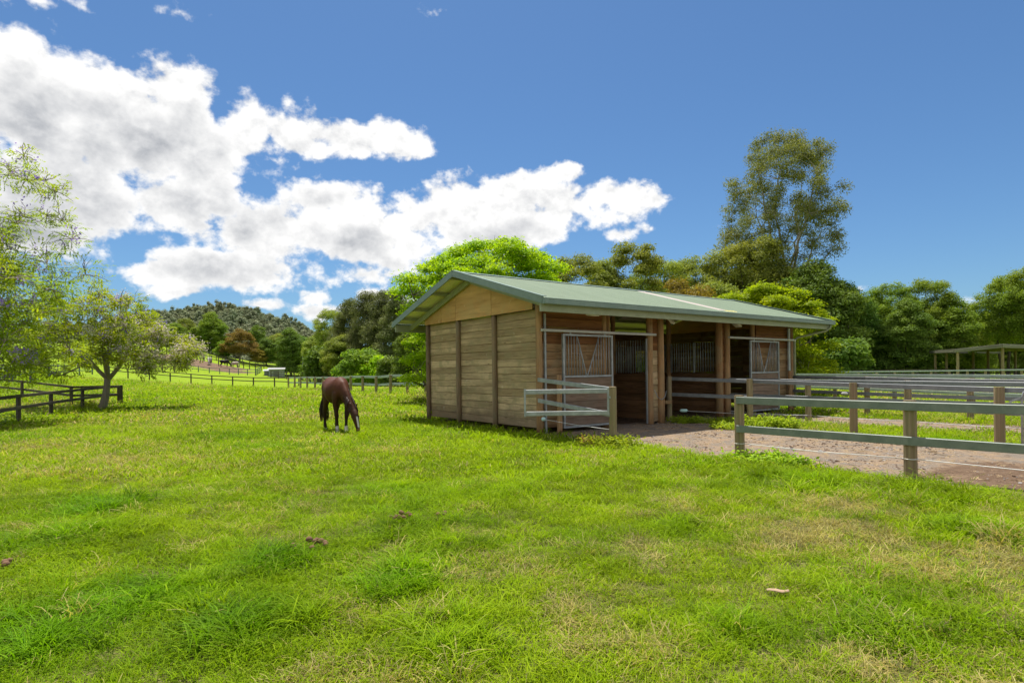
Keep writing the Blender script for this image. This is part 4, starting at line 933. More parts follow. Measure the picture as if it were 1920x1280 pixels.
# ------------------------------------------------------------------ fences
_post = {}
def post_obj(parent, p, h, r, mat, square=False, lean=(0, 0)):
    key = (mat, square, rs.randrange(4))
    if key not in _post:
        if square:
            m_ = MB(); m_.bar((0, 0, 0), (0, 0, 1), 2, 2, up=(0, 1, 0), bev=.16); _post[key] = m_.mesh('post', [M[mat]])
        else:
            g_ = random.Random(key[2] + 5); m_ = MB(); pts = [(0, 0, i / 4) for i in range(5)]; m_.tube(pts + [(0, 0, 1.006)], [1.04, 1.0, .98 + g_.uniform(-.03, .03), .98, .97, .85], 12); me = m_.mesh('post', [M[mat]])
            for pl in me.polygons: pl.use_smooth = len(pl.vertices) == 4
            _post[key] = me
    return put('post', _post[key], parent, p, (lean[0], lean[1], rs.uniform(0, 6) if not square else 0), (r, r, h))
def fence(label, pts, heights, rails, post_r=.075, post_mat='post_grey', rail_mat='galv', rail=(.05, .11), side=0.0, wire=None, group=None, name='rail_fence', square=False, cat='fence', start_rail=None, tube=False, skip=()):
    """pts: ground points of the posts; heights per post; rails: heights of rail centres as fractions of the post height"""
    o = thing(name, label, cat, pts[0], 0, group); base = Vector(pts[0]); n = len(pts)
    hs = heights if hasattr(heights, '__len__') else [heights] * n
    for i, (p, h) in enumerate(zip(pts, hs)):
        if i in skip: continue
        post_obj(o, Vector(p) - base - Vector((0, 0, .1)), h + .1, post_r, post_mat, square)
    for i in range(n - 1):
        a, b = Vector(pts[i]) - base, Vector(pts[i + 1]) - base; d = (b - a); d.z = 0; d.normalize(); nn = Vector((d.y, -d.x, 0)) * side
        for fr in rails:
            p = a + Vector((0, 0, hs[i] * fr)) + nn; q = b + Vector((0, 0, hs[i + 1] * fr)) + nn
            L = (q - p).length; m_ = MB()
            if tube: m_.tube([(-L / 2, 0, 0), (L / 2, 0, 0)], rail[1] / 2, 10)
            else: m_.bar((-L / 2, 0, 0), (L / 2, 0, 0), rail[0], rail[1], bev=min(rail) * .12)
            ob = m_.build('rail', M[rail_mat], o, tube); ob.location = (p + q) / 2; dd = q - p
            ob.rotation_euler = (0, -math.asin(dd.z / L), math.atan2(dd.y, dd.x))
    if wire:
        P_ = [Vector(p) - base + Vector((0, 0, h * wire)) for p, h in zip(pts, hs)]; m_ = MB()
        for a, b in zip(P_[:-1], P_[1:]): m_.tube([a, a.lerp(b, .5) - Vector((0, 0, .02)), b], .006, 5)
        for a in P_: m_.tube([a + Vector((math.cos(t) * (post_r + .006), math.sin(t) * (post_r + .006), 0)) for t in np.linspace(0, 2 * math.pi, 13)], .006, 4, caps=False)
        m_.build('electric_wire', M['wire'], o, True)
    return o
def g0(u, v): x, y = xy_of(u, v); return Vector((x, y, gz(x, y)))
GY_ = 'yard fences before the stable'
A1, A2 = g0(.18, -5.48), g0(.39, -8.09); dA = (A2 - A1)
fence('nearest green-grey two-rail fence with square-topped posts, cutting the right edge', [A1, A2, A2 + dA * 1.02, A2 + dA * 2.05], [1.11, 1.1, 1.1, 1.1], (.93, .475), .085, 'post_grey', 'galv_green', (.055, .125), side=.09, wire=.235, group=GY_)
fence('grey two-rail fence starting at the middle stable posts, second nearest', [g0(5.32, .24), g0(5.70, -2.25), g0(5.33, -5.14), g0(4.60, -8.05), g0(4.3, -11)], [1.37, 1.29, 1.22, 1.18, 1.18], (.955, .6), .085, 'post_grey', 'galv_blue', (.05, .105), side=-.09, wire=None, group=GY_)
fence('grey two-rail fence leaving the right stall door, third nearest', [g0(8.02, -.15), g0(8.19, -2.6), g0(8.0, -5.3), g0(7.9, -8.2), g0(7.8, -11.2), g0(7.7, -14)], [1.3, 1.24, 1.22, 1.2, 1.2, 1.2], (.955, .56), .085, 'post_grey', 'galv_blue', (.05, .11), side=.09, wire=.14, group=GY_, skip=(0,))
FD = fence('grey two-rail fence running from the right stable corner', [g0(12.1, -.1), g0(11.37, -2.9), g0(11.1, -5.74), g0(10.9, -8.6), g0(10.7, -11.5), g0(10.5, -14.5)], [1.32, 1.28, 1.22, 1.2, 1.2, 1.2], (.95, .56), .085, 'post_grey', 'galv_blue', (.05, .11), side=.08, group=GY_, skip=(0,))
fence('grey rail fence just beyond the right stable corner', [g0(18.3, 3.6), g0(16.55, .55), g0(14.8, -2.4), g0(13.2, -5.2), g0(11.6, -8)], [1.3] * 5, (.97, .55), .075, 'post_grey', 'rail_far', (.05, .10), side=.08, group=GY_)
# corner piece of rail, its leaning post and the open gate
P0 = g0(-.05, -.1); P1 = g0(-.25, -2.78); o = thing('corner_fence', 'short galvanised two-rail fence from stable corner to a leaning timber post', 'fence', P1)
post_obj(o, Vector((0, 0, -.1)), 1.34, .085, 'post_grey', lean=(0, -.035)); D_ = P0 - P1
for za, zb in ((1.38, 1.19), (.86, .66)):
    m_ = MB(); p = D_ + Vector((0, 0, za)); q = Vector((0, 0, zb)); L = (q - p).length; m_.bar((-L / 2, 0, 0), (L / 2, 0, 0), .05, .10, bev=.006); ob = m_.build('rail', M['galv'], o); ob.location = (p + q) / 2 + Vector((-.05, -.06, 0)); dd = q - p; ob.rotation_euler = (0, -math.asin(dd.z / L), math.atan2(dd.y, dd.x))
m_ = MB(); a = D_ + Vector((.06, -.12, .40)); b = Vector((0, -.09, .34)); m_.tube([a, a.lerp(b, .5) - Vector((0, 0, .02)), b], .006, 5); m_.build('electric_wire', M['wire'], o, True)
m_ = MB(); m_.tube([a - Vector((.05, 0, 0)), a - Vector((.03, 0, 0)), a + Vector((.03, 0, 0)), a + Vector((.05, 0, 0))], [.02, .05, .05, .03], 10); m_.build('insulator', M['insulator'], o, True)
gq = at(984, 734, 12.35); gt = thing('open_gate', 'galvanised two-bar gate swung open against the stable corner', 'gate', P1 + Vector((-.1, -.05, 0))); base = P1 + Vector((-.1, -.05, 0))
ge_ = Vector((gq.x - base.x, gq.y - base.y, 0))
for z, nm in ((1.16, 0), (.70, 0)):
    m_ = MB(); m_.bar((0, 0, z), ge_ + Vector((0, 0, z)), .045, .095, bev=.006); m_.build('gate_bar', M['galv'], gt)
for p in (Vector((0, 0, 0)), ge_):
    m_ = MB(); m_.bar(p + Vector((0, 0, .64)), p + Vector((0, 0, 1.22)), .04, .05, up=(0, 1, 0)); m_.build('gate_upright', M['galv'], gt)
m_ = MB(); m_.box((.02, -.05, 1.0), (.16, .02, 1.05)); m_.build('hinge', M['galv'], gt)
# steel gate at the right edge
gp = at(1916, 740, 10.6); gt = thing('steel_gate', 'tubular steel gate with rounded corner at the right edge of the picture', 'gate', (gp.x, gp.y, 0)); dv_ = Vector((.52, -.855, 0))
m_ = MB(); m_.tube([(0, 0, .12), (0, 0, 1.0), Vector((0, 0, 1.1)) + dv_ * .03, Vector((0, 0, 1.14)) + dv_ * .12, Vector((0, 0, 1.14)) + dv_ * 2.6, Vector((0, 0, .12)) + dv_ * 2.6, (0, 0, .12)], .022, 8); m_.build('frame', M['galv'], gt, True)
for z in (.45, .75): m_ = MB(); m_.tube([(0, 0, z), Vector((0, 0, z)) + dv_ * 2.6], .016, 8); m_.build('gate_bar', M['galv'], gt, True)
m_ = MB(); m_.bar((-.02, .0, 1.0), Vector((-.02, 0, 1.0)) + Vector((-.12, .1, -.08)), .03, .03); m_.build('latch_chain', M['galv'], gt)
# insulator on the middle yard fence
ip = g0(5.42, .05); m_ = MB(); m_.tube([(0, 0, 0), (.03, -.01, 0), (.19, -.05, 0), (.22, -.06, 0)], [.02, .05, .05, .02], 10)
ob = m_.build('insulator', M['insulator'], None, True); ob.location = ip + Vector((.09, -.06, .33)); tag(ob, 'pale mint cylinder insulator on the post beside the middle stable posts', 'insulator')
m_ = MB(); a = Vector((0, 0, 0)); b = g0(8.19, -2.6) + Vector((-.05, -.08, .17)) - ob.location; m_.tube([a, a.lerp(b, .5) - Vector((0, 0, .03)), b], .006, 5); w_ = m_.build('electric_wire', M['wire'], ob, True)

# arena fence with pale rails left of the stable, and the dark fence carrying on from it
ar = [(798, 36), (763.4, 37.2), (732, 38.6), (705, 40.2), (679.7, 42.2), (657.5, 44.4), (640, 46.8), (622, 49.4), (605.3, 52.2), (590.4, 55), (575.7, 57.8), (563.3, 60), (552.4, 62), (540.5, 64)]
ar = [(876, 34.5), (836, 35.2)] + ar
fence('pale green two-rail arena fence running behind the grazing horse to the stable', [on(*q) for q in ar], [1.30 if q[1] < 45 else 1.24 for q in ar], (.96, .55), .095, 'post_grey', 'rail_far', (.06, .15), side=.1)
dk = [(540.5, 64.2), (514.5, 67), (475, 68.5), (436, 69.5), (397, 70.5), (358, 71.5), (319, 72.5), (280, 72.5), (240, 71.5), (205, 72)]
fence('dark brown two-rail fence crossing the green field on the left', [on(*q) for q in dk], 1.22, (.96, .62), .075, 'post_dark', 'rail_dark', (.05, .10), side=.08)
fence('dark thin-railed fence in the field behind the arena fence', [on(px, 77) for px in (560, 600, 642, 684, 726, 768, 810, 850)], 1.2, (.95, .55), .07, 'post_dark', 'rail_dark', (.04, .08), group='distant dark fences')
fence('low dark rail fence along the foot of the casuarinas', [on(px, 108) for px in range(560, 860, 20)], 1.3, (.95, .62, .3), .08, 'post_dark', 'rail_dark', (.05, .10), group='distant dark fences')
fence('blue-grey rail fence below the hillside horses', [on(px, d) for px, d in ((300, 112), (327, 113), (351, 114), (372, 115), (392.5, 115.5), (412, 116), (430, 116.5), (447, 117), (464, 117.5), (479, 118))], 1.25, (.95, .5), .08, 'rail_blue', 'rail_blue', (.05, .09))
fence('blue-grey end panel of the hillside paddock', [on(px, d) for px, d in ((480, 118.5), (483, 122), (486, 126), (489.5, 131))], 1.3, (.95, .7, .45, .2), .07, 'rail_blue', 'rail_blue', (.05, .12))
fence('dark two-rail fence climbing the hillside behind the horses', [on(px, d) for px, d in ((313, 126), (327, 128), (340, 130), (355, 131), (370, 132), (383, 134), (397, 136), (410, 138), (422, 140), (434, 142), (446, 144), (457, 146), (468, 148), (479, 152), (490, 155))], 1.7, (.93, .5), .11, 'post_dark', 'rail_dark', (.06, .13))
fence('upper dark fence on the grassy hillside', [on(px, d) for px, d in ((354, 144), (367, 146), (381, 148), (394, 150), (406, 152), (418, 154), (430, 156), (442, 158), (455, 160), (468, 161), (480, 162), (495, 162), (510, 160), (530, 158), (550, 156), (570, 152))], 1.5, (.93, .5), .09, 'post_dark', 'rail_dark', (.05, .11))
fence('small dark yard fence near the white sheds', [on(px, d) for px, d in ((508, 112), (522, 111), (537, 110), (552, 109), (566, 110), (580, 112), (598, 114))], 1.4, (.93, .6, .3), .09, 'post_dark', 'rail_dark', (.05, .10), group='distant dark fences')
fence('blue-grey fence seen under the jacaranda branches', [on(px, d) for px, d in ((-20, 39), (22, 43), (58, 47), (91.4, 54), (122, 61), (149, 69), (173, 78))], 1.25, (.95, .45), .085, 'rail_blue', 'rail_blue', (.05, .10), side=.08)
fence('dark fence on the slope high behind the jacarandas', [on(px, d) for px, d in ((30, 90), (60, 92), (85, 94), (110, 96), (135, 98), (160, 100), (190, 101), (220, 102), (250, 102), (280, 102), (305, 102), (327, 103))], 1.5, (.93, .5), .09, 'post_dark', 'rail_dark', (.05, .11), group='distant dark fences')
# mesh-lined dark fence by the jacaranda: near side and far side are one yard
near = [gpt(-40, 812), gpt(35, 793), gpt(96, 780), gpt(155, 769), gpt(197.6, 762), gpt(223, 760)]
far_ = [near[-1] + Vector((.02, .15, 0)), gpt(134, 763), on(41, 31), on(-60, 34)]
def mesh_fence(label, pts, h):
    o = fence(label, pts, h, (.955, .55), .075, 'post_dark', 'rail_dark', (.045, .11), side=.09, group='mesh fences at the left edge', name='mesh_fence'); base = Vector(pts[0]); m_ = MB()
    for a, b in zip(pts[:-1], pts[1:]):
        a, b = Vector(a) - base, Vector(b) - base; L = (b - a).length; k = int(L / .15)
        for i in range(1, k): p = a.lerp(b, i / k); m_.tube([p + Vector((0, 0, .02)), p + Vector((0, 0, h * .95))], .0022, 3, caps=False)
        for j in range(8): z = .05 + j * h * .9 / 8; m_.tube([a + Vector((0, 0, z)), b + Vector((0, 0, z))], .0022, 3, caps=False)
    ob = m_.build('wire_mesh', M['galv'], o); return o
mesh_fence('near side of dark timber yard fence lined with wire mesh, by the jacaranda', near, 1.0)
mesh_fence('far side of dark timber yard fence lined with wire mesh', far_, 1.02)
# far rails on the right
fence('long pale rail fence across the far right of the yards', [on(px, 47) for px in range(1440, 2000, 34)], 1.22, (.97, .5), .085, 'post_grey', 'rail_far', (.06, .12), side=.1)
fence('brown rail fence under the right-hand wood', [on(px, 62) for px in range(1460, 2000, 26)], 1.25, (.95, .6, .3), .07, 'post_dark', 'rail_dark', (.05, .1), group='distant dark fences')
m_ = MB(); m_.tube([(-.28, 0, 0), (.28, 0, 0)], .05, 8); ob = m_.build('slip_rail', M['white'], FD, True); q = at(1591, 738, 19.75) - FD.location; ob.location = q; ob.rotation_euler = (0, .05, .35)

# ------------------------------------------------------------------ shelter on the right, far sheds, pole
sh = on(1796, 58); o = thing('timber_shelter', 'open timber shelter with flat roof and posts on the far right', 'shelter', sh)
def rel(px, py, d): return at(px, py, d) - sh
for px, d, y0 in ((1754, 63, 663), (1775, 62.5, 662), (1796, 57, 657), (1825, 66, 660), (1853, 64, 657), (1880, 55, 649), (1904, 66, 658), (1925, 60, 653), (1960, 56, 655)):
    p = on(px, d); t = at(px, y0, d); post_obj(o, p - sh - Vector((0, 0, .1)), t.z - p.z + .1, .13, 'post_grey')
def beam(a, b, w, h): m_ = MB(); L = (b - a).length; m_.bar((-L / 2, 0, 0), (L / 2, 0, 0), w, h, bev=.01); ob = m_.build('beam', M['rail_shelter'], o); ob.location = (a + b) / 2; dd = b - a; ob.rotation_euler = (0, -math.asin(dd.z / L), math.atan2(dd.y, dd.x))
c1, c2, c3, c4 = rel(1743, 661, 64), rel(1789, 658, 57), rel(1879, 648.5, 54.5), rel(1990, 653, 58); c5 = c1 + Vector((13, 6, 0)); beam(c1, c2, .1, .2); beam(c2, c3, .1, .3); beam(c3, c4, .1, .3); beam(c1 + Vector((0, 0, .05)), c5, .1, .2)
m_ = MB(); top = [c1, c2, c3, c4, c5 + Vector((4, 0, 0))]; k = 5; up_ = Vector((0, 0, .16)); m_.add([p + up_ for p in top] + [p + up_ + Vector((0, 0, .05)) for p in top], [tuple(range(k))[::-1], tuple(range(k, 2 * k))] + [(j, (j + 1) % k, k + (j + 1) % k, k + j) for j in range(k)]); m_.build('roof_sheet', M['rail_shelter'], o)
def shed(label, px, d, w, dp, h, rise, wall, roof, rz=.3):
    p = on(px, d); o = thing('shed', label, 'shed', p, rz, 'far sheds'); m_ = MB(); m_.box((-w / 2, -dp / 2, -.3), (w / 2, dp / 2, h)); m_.build('wall', wall, o)
    m_ = MB(); a = .25; m_.add([(-w / 2 - a, -dp / 2 - a, h + .01), (w / 2 + a, -dp / 2 - a, h + .01), (w / 2 + a, 0, h + rise), (-w / 2 - a, 0, h + rise), (w / 2 + a, dp / 2 + a, h + .01), (-w / 2 - a, dp / 2 + a, h + .01)], [(0, 1, 2, 3), (3, 2, 4, 5), (0, 3, 5), (1, 4, 2), (0, 5, 4, 1)]); m_.build('roof', roof, o)
    m_ = MB(); m_.box((-w * .18, -dp / 2 - .03, 0), (w * .18, -dp / 2 - .002, h * .8)); m_.build('door', plain_mat('shed_door', (.12, .13, .13), .6), o); return o
shed('small white shed with pale roof on the far left', 519, 120, 2.8, 3, 1.5, .35, plain_mat('shed_wall', (.24, .26, .26), .6), plain_mat('shed_roof', (.30, .30, .28), .6))
shed('low grey shed beside the small white shed', 506, 122, 2.0, 2, 1.0, .3, plain_mat('shed_wall_grey', (.22, .23, .24), .6), M['galv'])
shed('grey shed with flat pale roof behind the light pole', 577, 122, 1.7, 2, 2.0, .15, plain_mat('shed_wall_mid', (.24, .27, .28), .6), M['lamp'], .1)
pp = on(568, 112); o = thing('light_pole', 'thin grey pole beside the far grey shed', 'pole', pp); m_ = MB(); m_.tube([(0, 0, -.2), (0, 0, 3), (0, 0, 5.2)], [.09, .075, .06], 8); m_.build('shaft', M['galv'], o, True); m_ = MB(); m_.box((-.15, -.08, 5.15), (.15, .08, 5.3)); m_.build('lamp_head', M['galv'], o)
sp = on(618, 104); o = thing('horse_shelter', 'low open shelter with flat roof before the dark bush', 'shelter', sp)
for x in (-1.9, 0, 1.9): post_obj(o, Vector((x, 0, -.1)), 2.1, .07, 'post_dark'); post_obj(o, Vector((x, 2.5, -.1)), 1.9, .07, 'post_dark')
m_ = MB(); m_.add([(-2.1, -.3, 2.02), (2.1, -.3, 2.02), (2.1, 2.8, 1.82), (-2.1, 2.8, 1.82), (-2.1, -.3, 2.08), (2.1, -.3, 2.08), (2.1, 2.8, 1.88), (-2.1, 2.8, 1.88)], [(0, 3, 2, 1), (4, 5, 6, 7), (0, 1, 5, 4), (1, 2, 6, 5), (2, 3, 7, 6), (3, 0, 4, 7)]); m_.build('roof_sheet', M['galv'], o)

# ------------------------------------------------------------------ horses
def horse_mesh(voxel=.022, neck_side=1.0, neck_amt=1.0):
    mb = MB(); X, Y = (1, 0, 0), (0, 1, 0)
    body = [(-.83, 1.20, .07, .10), (-.78, 1.21, .16, .19), (-.66, 1.215, .255, .275), (-.48, 1.205, .295, .31), (-.28, 1.175, .295, .315), (-.05, 1.115, .335, .355), (.15, 1.11, .335, .36), (.32, 1.15, .285, .345), (.46, 1.19, .235, .33), (.58, 1.19, .20, .27), (.68, 1.16, .15, .20), (.74, 1.14, .08, .11)]
    mb.loft([((x, 0, z), w, h, X, Y) for x, z, w, h in body], 20)
    s = neck_side * neck_amt
    nk = [((.36, 0, 1.27), .16, .26), ((.55, .02 * s, 1.19), .145, .25), ((.73, .07 * s, 1.02), .118, .205), ((.88, .14 * s, .83), .10, .17), ((1.0, .21 * s, .67), .088, .145), ((1.09, .26 * s, .56), .08, .125)]
    pts = [Vector(p[0]) for p in nk]
    mb.loft([(p, w, h, (pts[min(i + 1, len(pts) - 1)] - pts[max(i - 1, 0)]), Y) for i, (p, w, h) in enumerate(nk)], 16)
    hd = [((1.05, .235 * s, .665), .06, .07), ((1.09, .26 * s, .60), .088, .115), ((1.13, .285 * s, .50), .094, .140), ((1.175, .31 * s, .39), .080, .118), ((1.215, .33 * s, .28), .062, .084), ((1.245, .345 * s, .175), .05, .064), ((1.265, .355 * s, .10), .054, .064), ((1.275, .36 * s, .055), .045, .05), ((1.28, .36 * s, .03), .025, .03)]
    pts = [Vector(p[0]) for p in hd]
    mb.loft([(p, w, h, (pts[min(i + 1, len(pts) - 1)] - pts[max(i - 1, 0)]), Y) for i, (p, w, h) in enumerate(hd)], 16)
    for e in (-1, 1):                                                    # ears
        b = Vector((1.06, .25 * s + e * .055, .69)); mb.loft([(b, .03, .022, (.15, e * .25, 1), Y), (b + Vector((.01, e * .018, .06)), .034, .022, (.15, e * .25, 1), Y), (b + Vector((.025, e * .04, .12)), .022, .018, (.15, e * .25, 1), Y), (b + Vector((.035, e * .055, .16)), .010, .010, (.15, e * .25, 1), Y)], 8)
    def leg(ch):
        p = [Vector(c[0]) for c in ch]; mb.loft([(q, c[1], c[2], (p[min(i + 1, len(p) - 1)] - p[max(i - 1, 0)]), Y) for i, (q, c) in enumerate(zip(p, ch))], 12)
    for e, dx in ((1, .08), (-1, -.06)):
        y = e * .15
        leg([((.50, y * .9, 1.10), .10, .17), ((.48, y * 1.05, .92), .085, .13), ((.48 + dx * .3, y, .76), .068, .088), ((.50 + dx * .6, y * .86, .60), .060, .07), ((.51 + dx * .8, y * .78, .47), .060, .066), ((.505 + dx * .85, y * .74, .40), .045, .052), ((.50 + dx, y * .68, .25), .040, .046), ((.50 + dx, y * .66, .15), .052, .058), ((.52 + dx, y * .66, .09), .050, .054), ((.54 + dx, y * .66, .05), .058, .062)])
    for e, dx in ((1, .03), (-1, -.12)):
        y = e * .16
        leg([((-.52, y * .85, 1.15), .12, .22), ((-.50, y, .98), .115, .185), ((-.47, y * 1.02, .84), .09, .14), ((-.54 + dx * .4, y, .69), .062, .085), ((-.63 + dx * .6, y * .95, .57), .058, .072), ((-.66 + dx * .7, y * .92, .50), .058, .068), ((-.655 + dx * .8, y * .9, .40), .046, .054), ((-.64 + dx, y * .88, .25), .041, .047), ((-.635 + dx, y * .88, .15), .052, .058), ((-.61 + dx, y * .88, .09), .048, .052), ((-.585 + dx, y * .88, .05), .045, .052)])
    me = mb.mesh('horse_raw'); o = bpy.data.objects.new('horse_raw', me); COL.objects.link(o)
    r = o.modifiers.new('r', 'REMESH'); r.mode = 'VOXEL'; r.voxel_size = voxel; sm = o.modifiers.new('s', 'SMOOTH'); sm.iterations = 6; sm.factor = .5
    dg = bpy.context.evaluated_depsgraph_get(); out = bpy.data.meshes.new_from_object(o.evaluated_get(dg)); bpy.data.objects.remove(o); bpy.data.meshes.remove(me)
    out.name = 'body'; out.polygons.foreach_set('use_smooth', np.ones(len(out.polygons), bool)); return out
def coat_mat(name, c_top, c_low, c_leg, sock=False):
    m, n, out = newmat(name); tc = n.n('ShaderNodeTexCoord'); o_ = tc.outputs['Object']; sp = n.n('ShaderNodeSeparateXYZ', i0=o_)
    a = n.noise(o_, 3.5, 4, .55); hair = n.noise(n.v('MULTIPLY', o_, (30, 90, 20)), 3, 3, .6)
    c = n.mix(n.step(n.m('ADD', sp.outputs[2], n.m('MULTIPLY', n.m('SUBTRACT', a, .5), .5)), .8, 1.35), c_low, c_top)
    c = n.mix(n.m('MULTIPLY', n.m('SUBTRACT', 1.0, n.step(sp.outputs[2], .35, .85)), n.m('SUBTRACT', 1.0, n.step(sp.outputs[0], .85, .95))), c, c_leg)
    c = n.mix(n.m('MULTIPLY', hair, .35), c, tuple(q * .5 for q in c_low))
    if sock:
        fr = n.m('MULTIPLY', n.step(sp.outputs[0], .2, .3), n.m('SUBTRACT', 1.0, n.step(sp.outputs[0], .8, .9)))
        wz = n.m('SUBTRACT', 1.0, n.step(n.m('ADD', sp.outputs[2], n.m('MULTIPLY', n.m('SUBTRACT', n.noise(o_, 14, 3), .5), .08)), .19, .225))
        c = n.mix(n.m('MULTIPLY', fr, wz), c, (.62, .56, .50))
        # white blaze down the front of the face
        dy = n.m('ABSOLUTE', n.m('SUBTRACT', sp.outputs[1], n.m('ADD', .263, n.m('MULTIPLY', sp.outputs[2], -.137))))
        bz = n.m('MULTIPLY', n.m('MULTIPLY', n.m('SUBTRACT', 1.0, n.step(dy, .018, .03)), n.step(sp.outputs[2], .18, .25)), n.m('SUBTRACT', 1.0, n.step(sp.outputs[2], .46, .52)))
        ge = n.n('ShaderNodeNewGeometry'); nv = n.n('ShaderNodeVectorTransform', _vector_type='NORMAL', _convert_from='WORLD', _convert_to='OBJECT', i0=ge.outputs['Normal'])
        fx = n.step(n.n('ShaderNodeSeparateXYZ', i0=nv.outputs[0]).outputs[0], .35, .6)
        c = n.mix(n.m('MULTIPLY', n.m('MULTIPLY', bz, fx), n.step(sp.outputs[0], .95, 1.0)), c, (.66, .62, .58))
    p = n.n('ShaderNodeBsdfPrincipled', Base__Color=c, Roughness=.58, Normal=bump(n, hair, .3, .004)); p.inputs['Specular IOR Level'].default_value = .18
    finish(n, out, p); return m
HB = horse_mesh(neck_amt=.65)
def strands(seed, roots, n, r, curl=.04):
    rr = random.Random(seed); mb = MB()
    for k in range(n):
        pts = roots(rr); m_ = len(pts); mb.tube([Vector(p) + Vector((rr.uniform(-1, 1), rr.uniform(-1, 1), rr.uniform(-.3, .3))) * curl * (i / m_) for i, p in enumerate(pts)], [r * (1 - .75 * i / (m_ - 1)) for i in range(m_)], 5)
    return mb
def tail_root(rr):
    y = rr.uniform(-.045, .045); L = rr.uniform(.75, 1.0); b = rr.uniform(-.03, .03)
    return [(-.80, y * .4, 1.32), (-.93, y - .03, 1.22 + b), (-1.0 + b, y * 1.4 - .07, 1.0), (-1.02 + b, y * 2.0 - .1, 1.0 - L * .3), (-1.02 + b, y * 2.6 - .11, 1.0 - L * .55), (-1.0 + b, y * 2.6 - .1, 1.0 - L * .78)]
def mane_root(rr):
    t = rr.random(); cr = [Vector(p) for p in ((.30, 0, 1.525), (.52, .007, 1.445), (.76, .046, 1.235), (.94, .094, 1.01), (1.05, .14, .84), (1.09, .163, .73))]
    q = t * (len(cr) - 1); i = min(int(q), len(cr) - 2); p = cr[i].lerp(cr[i + 1], q - i) - Vector((.02, 0, .035)); sd = 1.0 if rr.random() < .85 else -1; L = rr.uniform(.14, .30)
    return [p, p + Vector((.03, .06 * sd, .02)), p + Vector((.03, .115 * sd, -L * .45)), p + Vector((.02, .12 * sd, -L))]
TAIL = strands(1, tail_root, 110, .014).mesh('tail', [plain_mat('tail_hair', (.035, .017, .010), .5)], True)
MANE = strands(2, mane_root, 150, .013, .02).mesh('mane', [plain_mat('mane_hair', (.04, .017, .010), .5)], True)
def hoof_mesh():
    mb = MB(); mb.loft([((.005, 0, 0), .062, .072, (0, 0, 1), (0, 1, 0)), ((0, 0, .03), .058, .066, (0, 0, 1), (0, 1, 0)), ((-.008, 0, .07), .048, .054, (0, 0, 1), (0, 1, 0))], 14); return mb
def horse(label, loc, rz, coat, tail_m=None, hoof=(.18, .14, .11), scale=1.0, detail=True, group=None):
    o = thing('horse', label, 'horse', loc, rz, group); o.scale = (scale,) * 3
    b = put('body', HB, o); 
    if not HB.materials: HB.materials.append(coat)
    b.material_slots[0].link = 'OBJECT'; b.material_slots[0].material = coat
    for nm, me in (('tail', TAIL), ('mane', MANE)):
        c = put(nm, me, o)
        if tail_m: c.material_slots[0].link = 'OBJECT'; c.material_slots[0].material = tail_m
    if detail:
        hm = hoof_mesh().mesh('hoof', [plain_mat('hoof_horn', hoof, .5)], True)
        for x, y in ((.625, .099), (.485, -.099), (-.55, .141), (-.70, -.141)): put('hoof', hm, o, (x, y, 0))
        em = plain_mat('horse_eye', (.01, .008, .007), .1)
        for e in (-1, 1):
            mb = MB(); mb.tube([(0, -.012, 0), (0, -.006, 0), (0, .006, 0), (0, .012, 0)], [.008, .019, .019, .008], 10); put('eye', mb.mesh('eye', [em], True), o, (1.165, .195 + e * .084, .485))
    return o
coat = coat_mat('bay_coat', (.105, .034, .015), (.054, .022, .010), (.024, .013, .008), True)
hf = gpt(641, 813); ang = math.atan2(-.86, .51)
horse('bay horse with white socks and blaze, grazing alone on the open grass', hf - Vector((.52 * math.cos(ang), .52 * math.sin(ang), 0)), ang, coat, hoof=(.45, .40, .35))
cw = coat_mat('white_coat', (.62, .58, .52), (.50, .45, .40), (.40, .36, .32)); ck = coat_mat('black_coat', (.022, .017, .014), (.014, .011, .009), (.01, .008, .007)); cb = coat_mat('brown_coat', (.085, .03, .015), (.05, .018, .01), (.02, .01, .007)); cc = coat_mat('cream_coat', (.55, .46, .36), (.45, .37, .29), (.36, .3, .24))
GHs = 'horses in the hillside paddock'
th = plain_mat('pale_hair', (.5, .46, .4), .6)
horse('black horse grazing in the hillside paddock', on(421, 128), 0.25, ck, scale=1.1, detail=False, group=GHs)
horse('white horse seen end-on left of the black horse', on(393, 127), -1.35, cw, th, scale=1.1, detail=False, group=GHs)
horse('cream horse low behind the paddock fence right of the black horse', on(441, 131), 2.9, cc, th, scale=1.0, detail=False, group=GHs)
horse('brown horse grazing highest on the slope by the upper fence', on(341, 124), .05, cb, scale=1.35, detail=False, group=GHs)

# ------------------------------------------------------------------ dung, bark, weeds
def dung(label, px, py, n, spread, seed):
    p = gpt(px, py); rr = random.Random(seed); mb = MB()
    for k in range(n):
        a = rr.uniform(0, 6.28); q = spread * math.sqrt(rr.random()); s = rr.uniform(.020, .032); c = Vector((math.cos(a) * q, math.sin(a) * q, s * .7 + (.04 if q < spread * .45 and n > 6 else 0)))
        mb.loft([(c + Vector((0, 0, -s * .8)), s * .55, s * .5, (0, 0, 1), (1, 0, 0)), (c + Vector((0, 0, -s * .3)), s * 1.05, s, (0, 0, 1), (1, .2, 0)), (c + Vector((0, 0, s * .35)), s * .95, s, (0, 0, 1), (1, .3, 0)), (c + Vector((0, 0, s * .8)), s * .5, s * .5, (0, 0, 1), (1, 0, 0))], 8)
    ob = mb.build('dung_pile', M['dung'], None, True); ob.location = p + Vector((0, 0, .07 if n > 10 else .04)); tag(ob, label, 'dung', 'horse dung on the grass'); return ob
dung('largest brown dung pile, in the middle of the grass', 752, 986, 13, .11, 1)
dung('small dung clod just right of the largest pile', 825, 976, 3, .06, 2)
dung('scattered brown dung left of centre in the foreground grass', 580, 1036, 9, .16, 3)
dung('small dark dung at the far left edge', 2, 1072, 5, .10, 4)
